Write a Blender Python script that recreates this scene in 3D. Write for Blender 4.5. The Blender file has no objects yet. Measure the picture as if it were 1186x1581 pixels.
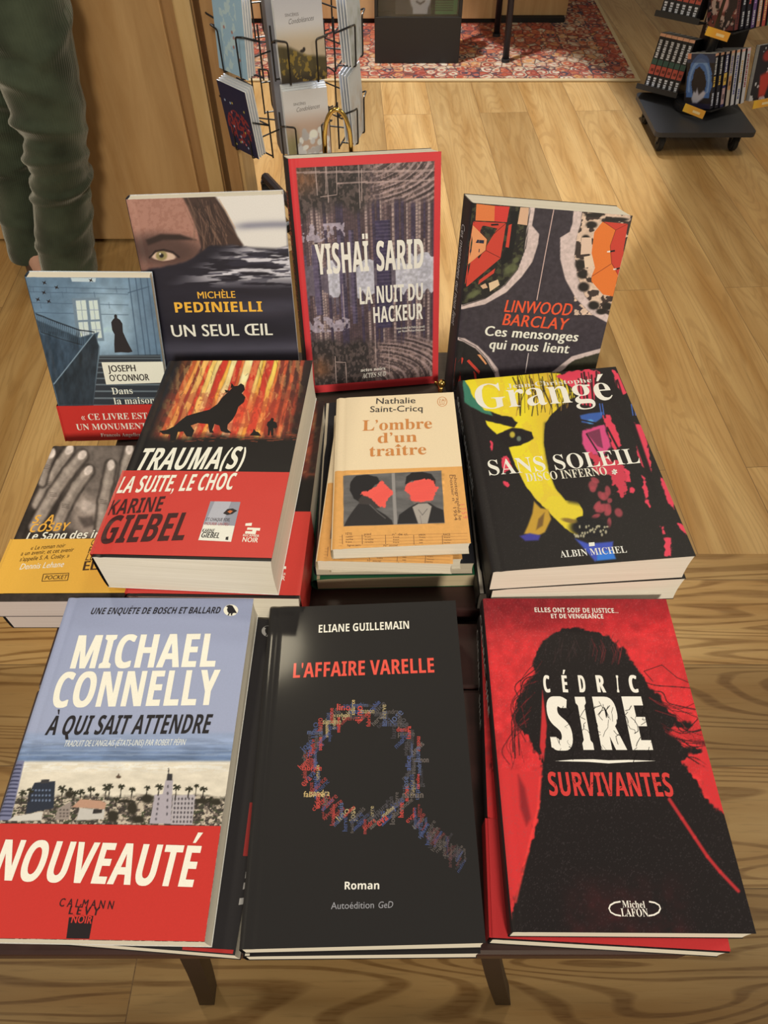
import bpy, bmesh, math, random
import numpy as np
from mathutils import Vector, Matrix, Euler

SC = bpy.context.scene
COL = SC.collection
R = math.radians

# ------------------------------------------------------------------ camera
CAM_Z, PITCH, FOCAL = 1.25, R(52.0), 1097.0
cam_data = bpy.data.cameras.new('camera')
cam_data.sensor_fit = 'VERTICAL'
cam_data.sensor_height = 36.0
cam_data.lens = 36.0 * FOCAL / 1581.0
cam_data.clip_start = 0.02
cam_data.clip_end = 60
camera = bpy.data.objects.new('camera', cam_data)
camera.location = (0, 0, CAM_Z)
camera.rotation_euler = (R(90) - PITCH, 0, 0)
COL.objects.link(camera)
SC.camera = camera

# ------------------------------------------------------------------ light
world = bpy.data.worlds.new('shop_ambient')
world.use_nodes = True
SC.world = world
world.node_tree.nodes['Background'].inputs[0].default_value = (1.0, 0.86, 0.66, 1)
world.node_tree.nodes['Background'].inputs[1].default_value = 0.21

WARM = (1.0, 0.87, 0.62)


def area_light(name, loc, target, size, power, color=WARM, spread=180):
    d = bpy.data.lights.new(name, 'AREA')
    d.shape = 'DISK'
    d.size = size
    d.energy = power
    d.color = color
    d.spread = R(spread)
    o = bpy.data.objects.new(name, d)
    o.location = loc
    o.rotation_euler = (Vector(target) - Vector(loc)).to_track_quat('-Z', 'Y').to_euler()
    COL.objects.link(o)
    return o


def spot_light(name, loc, target, angle, power, blend=0.15, radius=0.05, color=WARM):
    d = bpy.data.lights.new(name, 'SPOT')
    d.energy = power
    d.color = color
    d.spot_size = R(angle)
    d.spot_blend = blend
    d.shadow_soft_size = radius
    o = bpy.data.objects.new(name, d)
    o.location = loc
    o.rotation_euler = (Vector(target) - Vector(loc)).to_track_quat('-Z', 'Y').to_euler()
    COL.objects.link(o)
    return o


area_light('lamp_or_fill', (-2.3, 0.3, 2.4), (-0.1, 0.35, 0.7), 0.45, 17)
area_light('lamp_or_fill', (2.3, 0.7, 2.4), (0.1, 0.35, 0.7), 0.45, 19)
spot_light('camera_side_fill', (0.3, -2.1, 2.45), (-0.03, 0.46, 0.86), 34, 360, 0.6, 0.22)  # added unseen fill behind the camera, cone narrowed to leave the near floor dim
area_light('lamp_or_fill', (-0.63, 1.20, 2.7), (-0.1, 0.5, 0.7), 0.24, 9)
area_light('lamp_or_fill', (0.75, 1.75, 2.7), (0.1, 0.6, 0.7), 0.3, 11)  # added fill to brighten the top page edges of the standing books
area_light('lamp_or_fill', (1.6, 2.1, 2.7), (1.2, 2.0, 0.0), 0.3, 4.5, WARM, 80)  # added fill to lift the floor on the right
spot_light('track_spotlight', (-0.26, 3.0, 2.75), (-0.26, 2.86, 0.0), 52.0, 390, 0.10, 0.05, (1.0, 0.98, 0.92))
SC.view_settings.view_transform = 'Standard'
SC.view_settings.look = 'None'
SC.view_settings.exposure = -0.27
SC.view_settings.gamma = 1.0
SC.view_settings.use_curve_mapping = False

# ------------------------------------------------------------------ helpers
PAPER_SEEN = np.array([0.84, 0.72, 0.53])      # how a white sheet (0.8) shows under the shop lamps


def lin(c):
    c = np.asarray(c, float) / 255.0
    return np.where(c <= 0.04045, c / 12.92, ((c + 0.055) / 1.055) ** 2.4)


def alb(c):
    """Seen sRGB 0-255 colour -> reflectance under the warm lamps."""
    return np.clip(lin(c) * 0.8 / PAPER_SEEN, 0.004, 0.9)


def alb4(c):
    a = alb(c)
    return (float(a[0]), float(a[1]), float(a[2]), 1.0)


def new_mat(name):
    m = bpy.data.materials.new(name)
    m.use_nodes = True
    nt = m.node_tree
    return m, nt, nt.nodes['Principled BSDF']


def nd(nt, kind, **kw):
    n = nt.nodes.new(kind)
    for k, v in kw.items():
        if k == 'inp':
            for a, b in v.items():
                n.inputs[a].default_value = b
        else:
            setattr(n, k, v)
    return n


def plain(name, c, rough=0.5, metal=0.0, spec=0.5, noise=0.0, nscale=60.0, bump=0.0, seen=True, coat=0.0):
    m, nt, p = new_mat(name)
    col = alb4(c) if seen else (*c, 1.0)
    p.inputs['Base Color'].default_value = col
    p.inputs['Roughness'].default_value = rough
    p.inputs['Metallic'].default_value = metal
    p.inputs['Specular IOR Level'].default_value = spec
    p.inputs['Coat Weight'].default_value = coat
    tc = nd(nt, 'ShaderNodeTexCoord')
    nz = nd(nt, 'ShaderNodeTexNoise', inp={'Scale': nscale, 'Detail': 4.0})
    nt.links.new(tc.outputs['Object'], nz.inputs['Vector'])
    if noise > 0:
        mx = nd(nt, 'ShaderNodeMixRGB', blend_type='MULTIPLY')
        mx.inputs[1].default_value = col
        rp = nd(nt, 'ShaderNodeValToRGB')
        rp.color_ramp.elements[0].position = 0.3
        rp.color_ramp.elements[0].color = (1 - noise, 1 - noise, 1 - noise, 1)
        rp.color_ramp.elements[1].position = 0.7
        nt.links.new(nz.outputs[0], rp.inputs[0])
        nt.links.new(rp.outputs[0], mx.inputs[2])
        mx.inputs[0].default_value = 1.0
        nt.links.new(mx.outputs[0], p.inputs['Base Color'])
    if bump > 0:
        b = nd(nt, 'ShaderNodeBump', inp={'Strength': bump, 'Distance': 0.002})
        nt.links.new(nz.outputs[0], b.inputs['Height'])
        nt.links.new(b.outputs[0], p.inputs['Normal'])
    return m


def print_mat(name, rough=0.4, spec=0.4, coat=0.0, grain=0.06):
    m, nt, p = new_mat(name)
    at = nd(nt, 'ShaderNodeAttribute', attribute_name='print')
    tc = nd(nt, 'ShaderNodeTexCoord')
    nz = nd(nt, 'ShaderNodeTexNoise', inp={'Scale': 900.0, 'Detail': 2.0})
    nt.links.new(tc.outputs['Object'], nz.inputs['Vector'])
    mr = nd(nt, 'ShaderNodeMapRange', inp={'To Min': 1 - grain, 'To Max': 1 + grain})
    nt.links.new(nz.outputs[0], mr.inputs[0])
    mx = nd(nt, 'ShaderNodeMixRGB', blend_type='MULTIPLY', inp={0: 1.0})
    nt.links.new(at.outputs['Color'], mx.inputs[1])
    nt.links.new(mr.outputs[0], mx.inputs[2])
    nt.links.new(mx.outputs[0], p.inputs['Base Color'])
    n2 = nd(nt, 'ShaderNodeTexNoise', inp={'Scale': 25.0, 'Detail': 2.0})
    nt.links.new(tc.outputs['Object'], n2.inputs['Vector'])
    b = nd(nt, 'ShaderNodeBump', inp={'Strength': 0.12, 'Distance': 0.004})
    nt.links.new(n2.outputs[0], b.inputs['Height'])
    nt.links.new(b.outputs[0], p.inputs['Normal'])
    p.inputs['Roughness'].default_value = rough
    p.inputs['Specular IOR Level'].default_value = spec
    p.inputs['Coat Weight'].default_value = coat
    p.inputs['Coat Roughness'].default_value = 0.10
    return m


def page_mat(name, c):
    m, nt, p = new_mat(name)
    tc = nd(nt, 'ShaderNodeTexCoord')
    mp = nd(nt, 'ShaderNodeMapping')
    mp.inputs['Scale'].default_value = (6, 6, 1500)
    nt.links.new(tc.outputs['Object'], mp.inputs[0])
    nz = nd(nt, 'ShaderNodeTexNoise', inp={'Scale': 1.0, 'Detail': 3.0})
    nt.links.new(mp.outputs[0], nz.inputs['Vector'])
    rp = nd(nt, 'ShaderNodeValToRGB')
    a = alb4(c)
    rp.color_ramp.elements[0].color = (a[0] * 0.86, a[1] * 0.85, a[2] * 0.83, 1)
    rp.color_ramp.elements[0].position = 0.35
    rp.color_ramp.elements[1].color = a
    rp.color_ramp.elements[1].position = 0.6
    nt.links.new(nz.outputs[0], rp.inputs[0])
    nt.links.new(rp.outputs[0], p.inputs['Base Color'])
    b = nd(nt, 'ShaderNodeBump', inp={'Strength': 0.25, 'Distance': 0.0006})
    nt.links.new(nz.outputs[0], b.inputs['Height'])
    nt.links.new(b.outputs[0], p.inputs['Normal'])
    p.inputs['Roughness'].default_value = 0.85
    p.inputs['Specular IOR Level'].default_value = 0.15
    return m


def wood_mat(name, c_lo, c_hi, scale=(1.0, 12.0, 12.0), rough=0.45, stretch=3.0, rings=0.5, coat=0.0):
    """Streaky wood along local X."""
    m, nt, p = new_mat(name)
    tc = nd(nt, 'ShaderNodeTexCoord')
    mp = nd(nt, 'ShaderNodeMapping')
    mp.inputs['Scale'].default_value = scale
    nt.links.new(tc.outputs['Object'], mp.inputs[0])
    n1 = nd(nt, 'ShaderNodeTexNoise', inp={'Scale': stretch, 'Detail': 7.0, 'Roughness': 0.65, 'Distortion': rings})
    nt.links.new(mp.outputs[0], n1.inputs['Vector'])
    rp = nd(nt, 'ShaderNodeValToRGB')
    rp.color_ramp.elements[0].color = alb4(c_lo)
    rp.color_ramp.elements[0].position = 0.32
    rp.color_ramp.elements[1].color = alb4(c_hi)
    rp.color_ramp.elements[1].position = 0.68
    nt.links.new(n1.outputs[0], rp.inputs[0])
    nt.links.new(rp.outputs[0], p.inputs['Base Color'])
    b = nd(nt, 'ShaderNodeBump', inp={'Strength': 0.15, 'Distance': 0.001})
    nt.links.new(n1.outputs[0], b.inputs['Height'])
    nt.links.new(b.outputs[0], p.inputs['Normal'])
    p.inputs['Roughness'].default_value = rough
    p.inputs['Coat Weight'].default_value = coat
    return m


def link_mesh(name, verts, faces, mat, parent=None, smooth=False, loc=None, rot=None):
    me = bpy.data.meshes.new(name)
    me.from_pydata([tuple(v) for v in verts], [], [tuple(f) for f in faces])
    me.update()
    for m in (mat if isinstance(mat, (list, tuple)) else [mat]):
        me.materials.append(m)
    if smooth:
        me.polygons.foreach_set('use_smooth', [True] * len(me.polygons))
    o = bpy.data.objects.new(name, me)
    COL.objects.link(o)
    if parent is not None:
        o.parent = parent
    if loc is not None:
        o.location = loc
    if rot is not None:
        o.rotation_euler = rot
    return o


class MB:
    """Collects shapes, builds one mesh object."""

    def __init__(self):
        self.bm = bmesh.new()

    def box(self, lo, hi, bevel=0.0, mtx=None):
        r = bmesh.ops.create_cube(self.bm, size=1.0)
        vs = r['verts']
        for v in vs:
            v.co = Vector([lo[i] + (v.co[i] + 0.5) * (hi[i] - lo[i]) for i in range(3)])
        if bevel > 0:
            es = list({e for v in vs for e in v.link_edges})
            rb = bmesh.ops.bevel(self.bm, geom=es, offset=bevel, segments=2, affect='EDGES', profile=0.6)
            vs = list({v for f in rb['faces'] for v in f.verts} | {v for v in vs if v.is_valid})
        if mtx is not None:
            bmesh.ops.transform(self.bm, matrix=mtx, verts=vs)
        return self

    def prism(self, pts, z0, z1, mtx=None):
        lo = [self.bm.verts.new((x, y, z0)) for x, y in pts]
        hi = [self.bm.verts.new((x, y, z1)) for x, y in pts]
        n = len(pts)
        self.bm.faces.new(lo[::-1])
        self.bm.faces.new(hi)
        for i in range(n):
            self.bm.faces.new((lo[i], lo[(i + 1) % n], hi[(i + 1) % n], hi[i]))
        if mtx is not None:
            bmesh.ops.transform(self.bm, matrix=mtx, verts=lo + hi)
        return self

    def tube(self, pts, r, seg=8, cap=True):
        pts = [Vector(p) for p in pts]
        rs = r if isinstance(r, (list, tuple)) else [r] * len(pts)
        rings = []
        ref = None
        for i, p in enumerate(pts):
            if i == 0:
                t = pts[1] - pts[0]
            elif i == len(pts) - 1:
                t = pts[-1] - pts[-2]
            else:
                t = (pts[i + 1] - p).normalized() + (p - pts[i - 1]).normalized()
            if t.length < 1e-9:
                t = pts[i] - pts[i - 1]
            t.normalize()
            if ref is None:
                ref = Vector((0, 0, 1)) if abs(t.z) < 0.9 else Vector((1, 0, 0))
            a = (ref - t * ref.dot(t))
            if a.length < 1e-6:
                a = t.orthogonal()
            a.normalize()
            ref = a
            b = t.cross(a)
            rings.append([self.bm.verts.new(p + (a * math.cos(2 * math.pi * k / seg) + b * math.sin(2 * math.pi * k / seg)) * rs[i]) for k in range(seg)])
        for i in range(len(rings) - 1):
            for k in range(seg):
                self.bm.faces.new((rings[i][k], rings[i][(k + 1) % seg], rings[i + 1][(k + 1) % seg], rings[i + 1][k]))
        if cap:
            self.bm.faces.new(rings[0][::-1])
            self.bm.faces.new(rings[-1])
        return self

    def ball(self, c, r, seg=16):
        bmesh.ops.create_uvsphere(self.bm, u_segments=seg, v_segments=seg // 2, radius=r, matrix=Matrix.Translation(c))
        return self

    def disc(self, c, r, h, axis='Z', seg=20, bevel=0.0):
        rot = {'Z': Matrix(), 'X': Matrix.Rotation(R(90), 4, 'Y'), 'Y': Matrix.Rotation(R(90), 4, 'X')}[axis]
        rr = bmesh.ops.create_cone(self.bm, cap_ends=True, segments=seg, radius1=r, radius2=r, depth=h, matrix=Matrix.Translation(c) @ rot)
        if bevel > 0:
            es = [e for e in {e for v in rr['verts'] for e in v.link_edges} if any(len(f.verts) > 4 for f in e.link_faces)]
            bmesh.ops.bevel(self.bm, geom=es, offset=bevel, segments=2, affect='EDGES')
        return self

    def build(self, name, mat, parent=None, smooth=False):
        bmesh.ops.recalc_face_normals(self.bm, faces=self.bm.faces[:])
        me = bpy.data.meshes.new(name)
        self.bm.to_mesh(me)
        self.bm.free()
        me.materials.append(mat)
        if smooth:
            me.polygons.foreach_set('use_smooth', [True] * len(me.polygons))
        o = bpy.data.objects.new(name, me)
        COL.objects.link(o)
        if parent is not None:
            o.parent = parent
        return o


def rounded(pts, rad, n=5):
    """Fillet the corners of a 3D polyline."""
    pts = [Vector(p) for p in pts]
    out = [pts[0]]
    for i in range(1, len(pts) - 1):
        a, b, c = pts[i - 1], pts[i], pts[i + 1]
        d1, d2 = (a - b), (c - b)
        r = min(rad, d1.length * 0.45, d2.length * 0.45)
        p, q = b + d1.normalized() * r, b + d2.normalized() * r
        for k in range(n + 1):
            t = k / n
            out.append(p * (1 - t) ** 2 + b * 2 * t * (1 - t) + q * t * t)
    out.append(pts[-1])
    return out


def tag(o, label, cat, group=None, kind=None):
    o['label'] = label
    o['category'] = cat
    if group:
        o['group'] = group
    if kind:
        o['kind'] = kind
    return o


def thing(name, label, cat, loc=(0, 0, 0), rotz=0.0, group=None, mtx=None):
    o = bpy.data.objects.new(name, None)
    o.empty_display_size = 0.05
    COL.objects.link(o)
    if mtx is not None:
        o.matrix_world = mtx
    else:
        o.location = loc
        o.rotation_euler = (0, 0, rotz)
    return tag(o, label, cat, group)


def structure(o):
    o['kind'] = 'structure'
    return o


# ------------------------------------------------------------------ noise for printed pictures
def _hash(ix, iy, seed):
    h = (ix.astype(np.int64) * 374761393 + iy.astype(np.int64) * 668265263 + seed * 974634777) & 0xFFFFFFFF
    h = ((h ^ (h >> 13)) * 1274126177) & 0xFFFFFFFF
    return ((h ^ (h >> 16)) & 0xFFFF) / 65535.0


def vnoise(x, y, seed=0):
    ix, iy = np.floor(x), np.floor(y)
    fx, fy = x - ix, y - iy
    fx, fy = fx * fx * (3 - 2 * fx), fy * fy * (3 - 2 * fy)
    a = _hash(ix, iy, seed); b = _hash(ix + 1, iy, seed)
    c = _hash(ix, iy + 1, seed); d = _hash(ix + 1, iy + 1, seed)
    return (a * (1 - fx) + b * fx) * (1 - fy) + (c * (1 - fx) + d * fx) * fy


def fbm(x, y, seed=0, octs=4, gain=0.5):
    s, a, t = 0.0, 1.0, 0.0
    for o in range(octs):
        s = s + a * vnoise(x * 2 ** o, y * 2 ** o, seed + o * 17)
        t += a
        a *= gain
    return s / t


def sstep(a, b, x):
    t = np.clip((x - a) / (b - a), 0, 1)
    return t * t * (3 - 2 * t)


# ------------------------------------------------------------------ lettering
_tcache = {}
BOLD_U, BOLD_L = {'serif': 0x1D400, 'sansb': 0x1D5D4}, {'serif': 0x1D41A, 'sansb': 0x1D5EE}
_BASE = {'é': ('e', 'acute'), 'è': ('e', 'grave'), 'ê': ('e', 'circ'), 'î': ('i', 'circ'), 'ç': ('c', None), 'É': ('E', 'acute'), 'È': ('E', 'grave'),
         'à': ('a', 'grave'), 'À': ('A', 'grave'), 'Ê': ('E', 'circ'), 'Ï': ('I', 'dots')}


def _raw_text(s, offset, track=1.0):
    c = bpy.data.curves.new('lettering_curve', 'FONT')
    c.body = s
    c.size = 1.0
    c.resolution_u = 3
    c.offset = offset
    c.space_character = track
    o = bpy.data.objects.new('lettering_curve', c)
    COL.objects.link(o)
    dg = bpy.context.evaluated_depsgraph_get()
    me = bpy.data.meshes.new_from_object(o.evaluated_get(dg))
    n = len(me.vertices)
    co = np.zeros(n * 3)
    me.vertices.foreach_get('co', co)
    co = co.reshape(-1, 3)[:, :2].copy()
    faces = [tuple(p.vertices) for p in me.polygons]
    bpy.data.meshes.remove(me)
    bpy.data.objects.remove(o)
    bpy.data.curves.remove(c)
    return co, faces


def text_shape(s, font='sans', offset=0.0, track=1.0):
    key = (s, font, offset, track)
    if key in _tcache:
        return _tcache[key]
    if font == 'sans':
        out = _raw_text(s, offset, track)
    else:
        def bold(t):
            r = ''
            for ch in t:
                if 'A' <= ch <= 'Z':
                    r += chr(BOLD_U[font] + ord(ch) - 65)
                elif 'a' <= ch <= 'z':
                    r += chr(BOLD_L[font] + ord(ch) - 97)
                else:
                    r += ch
            return r
        flat = ''.join(_BASE[ch][0] if ch in _BASE else ch for ch in s)
        co, faces = _raw_text(bold(flat), offset, track)
        co = [co]
        nv = len(co[0])
        faces = list(faces)
        for i, ch in enumerate(s):
            if ch in _BASE and _BASE[ch][1]:
                pre = _raw_text(bold(flat[:i + 1]), offset, track)[0]
                one = _raw_text(bold(flat[i]), offset)[0]
                x1 = pre[:, 0].max()
                xc = x1 - (one[:, 0].max() - one[:, 0].min()) / 2
                y = one[:, 1].max() + 0.05
                k = _BASE[ch][1]
                if k == 'circ':
                    y -= 0.18 if flat[i] == 'i' else 0
                    qs = [[(xc - .16, y), (xc - .11, y), (xc + .02, y + .17), (xc - .02, y + .17)], [(xc + .11, y), (xc + .16, y), (xc + .02, y + .17), (xc - .02, y + .17)]]
                elif k == 'dots':
                    qs = [[(xc + q - .055, y), (xc + q + .055, y), (xc + q + .055, y + .12), (xc + q - .055, y + .12)] for q in (-.11, .11)]
                elif k == 'acute':
                    qs = [[(xc - .06, y), (xc - .01, y), (xc + .15, y + .19), (xc + .03, y + .19)]]
                else:
                    qs = [[(xc + .06, y), (xc + .01, y), (xc - .15, y + .19), (xc - .03, y + .19)]]
                for q in qs:
                    co.append(np.array(q))
                    faces.append(tuple(range(nv, nv + 4)))
                    nv += 4
        out = (np.concatenate(co), faces)
    _tcache[key] = out
    return out


# ------------------------------------------------------------------ printed pictures
def homography(src, dst):
    A, b = [], []
    for (x, y), (u, v) in zip(src, dst):
        A.append([x, y, 1, 0, 0, 0, -u * x, -u * y]); b.append(u)
        A.append([0, 0, 0, x, y, 1, -v * x, -v * y]); b.append(v)
    h = np.linalg.solve(np.array(A, float), np.array(b, float))
    return np.append(h, 1).reshape(3, 3)


def happly(Hm, P):
    P = np.atleast_2d(np.asarray(P, float))
    q = np.c_[P, np.ones(len(P))] @ Hm.T
    return q[:, :2] / q[:, 2:3]


class Art:
    """A printed sheet W x H metres. Its design was traced in tracing units whose corner coordinates (bottom left, bottom right, top right,
    top left) are `quad`; everything is stored on the sheet in metres from its lower left corner."""

    def __init__(self, W, H, quad, nu, nv, base=(255, 255, 255), tr=None):
        self.W, self.H = W, H
        self.quad = np.array(quad, float)
        self.nu, self.nv = nu, nv
        u, v = np.meshgrid(np.linspace(0, 1, nu + 1), np.linspace(0, 1, nv + 1))
        self.u, self.v = u.ravel(), v.ravel()
        self.to_sheet = homography(self.quad, [(0, 0), (1, 0), (1, 1), (0, 1)])
        self.to_trace = np.linalg.inv(self.to_sheet)
        self.P = happly(self.to_trace, np.c_[self.u, self.v])
        self.col = np.tile(np.array(base, float), (len(self.u), 1))
        self.over = []          # (verts metres, faces, colour, layer)
        self.tr = (0, 0, 1.0)
        if tr:
            self.zoom(*tr)
        else:
            self._xy()

    def zoom(self, ox, oy, s):
        self.tr = (ox, oy, s)
        self._xy()
        return self

    def _xy(self):
        ox, oy, s = self.tr
        self.x, self.y = (self.P[:, 0] - ox) * s, (self.P[:, 1] - oy) * s

    def sheet(self, pts):
        ox, oy, s = self.tr
        p = np.atleast_2d(np.asarray(pts, float)) / s + np.array([ox, oy])
        return happly(self.to_sheet, p)

    def mix(self, m, c):
        m = np.clip(m, 0, 1)[:, None]
        self.col = self.col * (1 - m) + np.asarray(c, float) * m

    def sdf(self, pts, pad):
        pts = np.asarray(pts, float)
        sel = np.where((self.x > pts[:, 0].min() - pad) & (self.x < pts[:, 0].max() + pad) & (self.y > pts[:, 1].min() - pad) & (self.y < pts[:, 1].max() + pad))[0]
        px, py = self.x[sel], self.y[sel]
        d = np.full(len(sel), 1e9)
        inside = np.zeros(len(sel), bool)
        n = len(pts)
        for i in range(n):
            x1, y1 = pts[i]
            x2, y2 = pts[(i + 1) % n]
            ex, ey = x2 - x1, y2 - y1
            L = ex * ex + ey * ey + 1e-12
            t = np.clip(((px - x1) * ex + (py - y1) * ey) / L, 0, 1)
            d = np.minimum(d, (px - x1 - t * ex) ** 2 + (py - y1 - t * ey) ** 2)
            c = ((y1 > py) != (y2 > py)) & (px < (x2 - x1) * (py - y1) / ((y2 - y1) if y2 != y1 else 1e-12) + x1)
            inside ^= c
        d = np.sqrt(d)
        return sel, np.where(inside, -d, d)

    def poly(self, pts, c, soft=2.0, a=1.0, wob=0.0, wf=0.05, seed=3):
        sel, d = self.sdf(pts, soft + wob + 2)
        if wob:
            d = d + (fbm(self.x[sel] * wf, self.y[sel] * wf, seed, 3) - 0.5) * 2 * wob
        m = np.zeros(len(self.x))
        m[sel] = a * (1 - sstep(-soft, soft, d))
        if callable(c):
            self.col = np.where(m[:, None] > 0, self.col * (1 - m[:, None]) + c() * m[:, None], self.col)
        else:
            self.mix(m, c)
        return m

    def ell(self, cx, cy, rx, ry, c, soft=0.2, rot=0.0, a=1.0):
        ca, sa = math.cos(R(rot)), math.sin(R(rot))
        dx, dy = self.x - cx, self.y - cy
        q = np.sqrt(((dx * ca + dy * sa) / rx) ** 2 + ((-dx * sa + dy * ca) / ry) ** 2)
        self.mix(a * (1 - sstep(1 - soft, 1 + soft, q)), c)

    def line(self, pts, w, c, soft=1.0, a=1.0):
        for (x1, y1), (x2, y2) in zip(pts[:-1], pts[1:]):
            pad = w + soft + 1
            sel = np.where((self.x > min(x1, x2) - pad) & (self.x < max(x1, x2) + pad) & (self.y > min(y1, y2) - pad) & (self.y < max(y1, y2) + pad))[0]
            ex, ey = x2 - x1, y2 - y1
            t = np.clip(((self.x[sel] - x1) * ex + (self.y[sel] - y1) * ey) / (ex * ex + ey * ey + 1e-9), 0, 1)
            d = np.hypot(self.x[sel] - x1 - t * ex, self.y[sel] - y1 - t * ey)
            m = np.zeros(len(self.x))
            m[sel] = a * (1 - sstep(w / 2 - soft, w / 2 + soft, d))
            self.mix(m, c)

    def n(self, fx, fy, seed=0, octs=4):
        return fbm(self.x * fx, self.y * fy, seed, octs)

    def mottle(self, amt, fx=0.05, fy=0.05, seed=5, mask=None):
        k = 1 + amt * 2 * (self.n(fx, fy, seed) - 0.5)
        if mask is not None:
            k = 1 + (k - 1) * mask
        self.col = np.clip(self.col * k[:, None], 0, 255)

    # crisp layers above the grid
    def shape(self, pts, c, layer=1):
        """Flat inked shape: a simple polygon traced in the current units."""
        self.over.append((self.sheet(pts) * np.array([self.W, self.H]), [tuple(range(len(pts)))], c, layer))

    def stroke(self, pts, w, c, layer=1):
        P = self.sheet(pts) * np.array([self.W, self.H])
        ws = np.linalg.norm((self.sheet([(pts[0][0], pts[0][1] + w)]) * np.array([self.W, self.H]))[0] - P[0])
        Q = [P[0]]
        for p, q in zip(P[:-1], P[1:]):
            m = max(1, int(np.linalg.norm(q - p) / 0.006))
            Q += [p + (q - p) * (k + 1) / m for k in range(m)]
        P = Q
        vs, fs = [], []
        for i, p in enumerate(P):
            d = P[min(i + 1, len(P) - 1)] - P[max(i - 1, 0)]
            nrm = np.array([-d[1], d[0]]) / (np.linalg.norm(d) + 1e-12) * ws / 2
            vs += [p + nrm, p - nrm]
            if i:
                fs.append((2 * i - 2, 2 * i - 1, 2 * i + 1, 2 * i))
        self.over.append((np.array(vs), fs, c, layer))

    def text(self, s, p0, p1, cap, c, font='sans', bold=0.0, offset=0.0, slant=0.0, layer=2, rough=None, capref=None, track=None):
        """Letters from the baseline points p0 to p1, capitals `cap` tracing units high."""
        co, faces = text_shape(s, font, offset, track or 1.0 + 2.4 * max(bold, 0))
        if not len(co):
            return
        a, b, t = self.sheet([p0, p1, (p0[0], p0[1] - cap)]) * np.array([self.W, self.H])
        x0, x1 = co[:, 0].min(), co[:, 0].max()
        ref = capref or {'sans': 0.682, 'serif': 0.69, 'sansb': 0.714}[font]
        d = b - a
        L = np.linalg.norm(d)
        e = d / L
        nrm = np.array([-e[1], e[0]])
        ch = np.linalg.norm(t - a)
        sx = L / (x1 - x0 + 1e-9)
        sy = ch / ref
        yy = co[:, 1] * sy
        for k, sh in enumerate([0] if bold <= 0 else np.linspace(-bold, bold, 3 if bold < 0.05 else 5)):
            span = (x1 - x0)
            sx2 = L / (span + 2 * max(bold, 0))
            xx = (co[:, 0] - x0 + max(bold, 0) + sh) * sx2 + slant * yy
            V = a + xx[:, None] * e + yy[:, None] * nrm
            self.over.append((V, faces, c, layer + 0.05 * k))

    def colors(self):
        c = alb(np.clip(self.col, 0, 255))
        return c


def sheet_mesh(name, art, P, mat, parent, crisp=1.0, extra=None):
    """The printed sheet as one mesh: the grid, its lettering a hair above it, and `extra` = (verts, faces, colour) blocks. P(x, y, h) maps
    sheet metres and height above the sheet to 3D."""
    nu, nv = art.nu, art.nv
    X, Y = art.u * art.W, art.v * art.H
    V = [P(X, Y, np.zeros_like(X))]
    cols = [art.colors()]
    i = np.arange(nu)
    j = np.arange(nv)
    I, J = np.meshgrid(i, j)
    b = (J * (nu + 1) + I).ravel()
    quads = np.c_[b, b + 1, b + nu + 2, b + nu + 1]
    loops = [quads.ravel()]
    counts = [np.full(len(quads), 4)]
    base = (nu + 1) * (nv + 1)
    for (co, faces, c, layer) in art.over:
        co = np.asarray(co, float)
        cx, cy = co[:, 0], co[:, 1]
        V.append(P(np.clip(cx, 0.0002, art.W - 0.0002), np.clip(cy, 0.0002, art.H - 0.0002), np.full(len(co), 0.00009 * layer)))
        cols.append(np.tile(alb(np.asarray(c, float)), (len(co), 1)))
        loops.append(np.concatenate([np.array(f) for f in faces]) + base)
        counts.append(np.array([len(f) for f in faces]))
        base += len(co)
    for (co, faces, c) in (extra or []):
        co = np.asarray(co, float)
        V.append(co)
        cols.append(np.tile(alb(np.asarray(c, float)), (len(co), 1)))
        loops.append(np.concatenate([np.array(f) for f in faces]) + base)
        counts.append(np.array([len(f) for f in faces]))
        base += len(co)
    V = np.concatenate(V)
    cols = np.concatenate(cols)
    loops = np.concatenate(loops).astype(np.int32)
    counts = np.concatenate(counts).astype(np.int32)
    me = bpy.data.meshes.new(name)
    me.vertices.add(len(V))
    me.vertices.foreach_set('co', V.astype(np.float32).ravel())
    me.loops.add(len(loops))
    me.loops.foreach_set('vertex_index', loops)
    me.polygons.add(len(counts))
    me.polygons.foreach_set('loop_start', np.r_[0, np.cumsum(counts)[:-1]].astype(np.int32))
    me.polygons.foreach_set('loop_total', counts)
    me.polygons.foreach_set('use_smooth', np.zeros(len(counts), bool))
    me.update(calc_edges=True)
    at = me.color_attributes.new('print', 'FLOAT_COLOR', 'POINT')
    at.data.foreach_set('color', np.c_[cols, np.ones(len(cols))].astype(np.float32).ravel())
    me.materials.append(mat)
    o = bpy.data.objects.new(name, me)
    COL.objects.link(o)
    o.parent = parent
    return o


PAGE = {}


def pages_of(c):
    if c not in PAGE:
        PAGE[c] = page_mat('page_edges', c)
    return PAGE[c]


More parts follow.
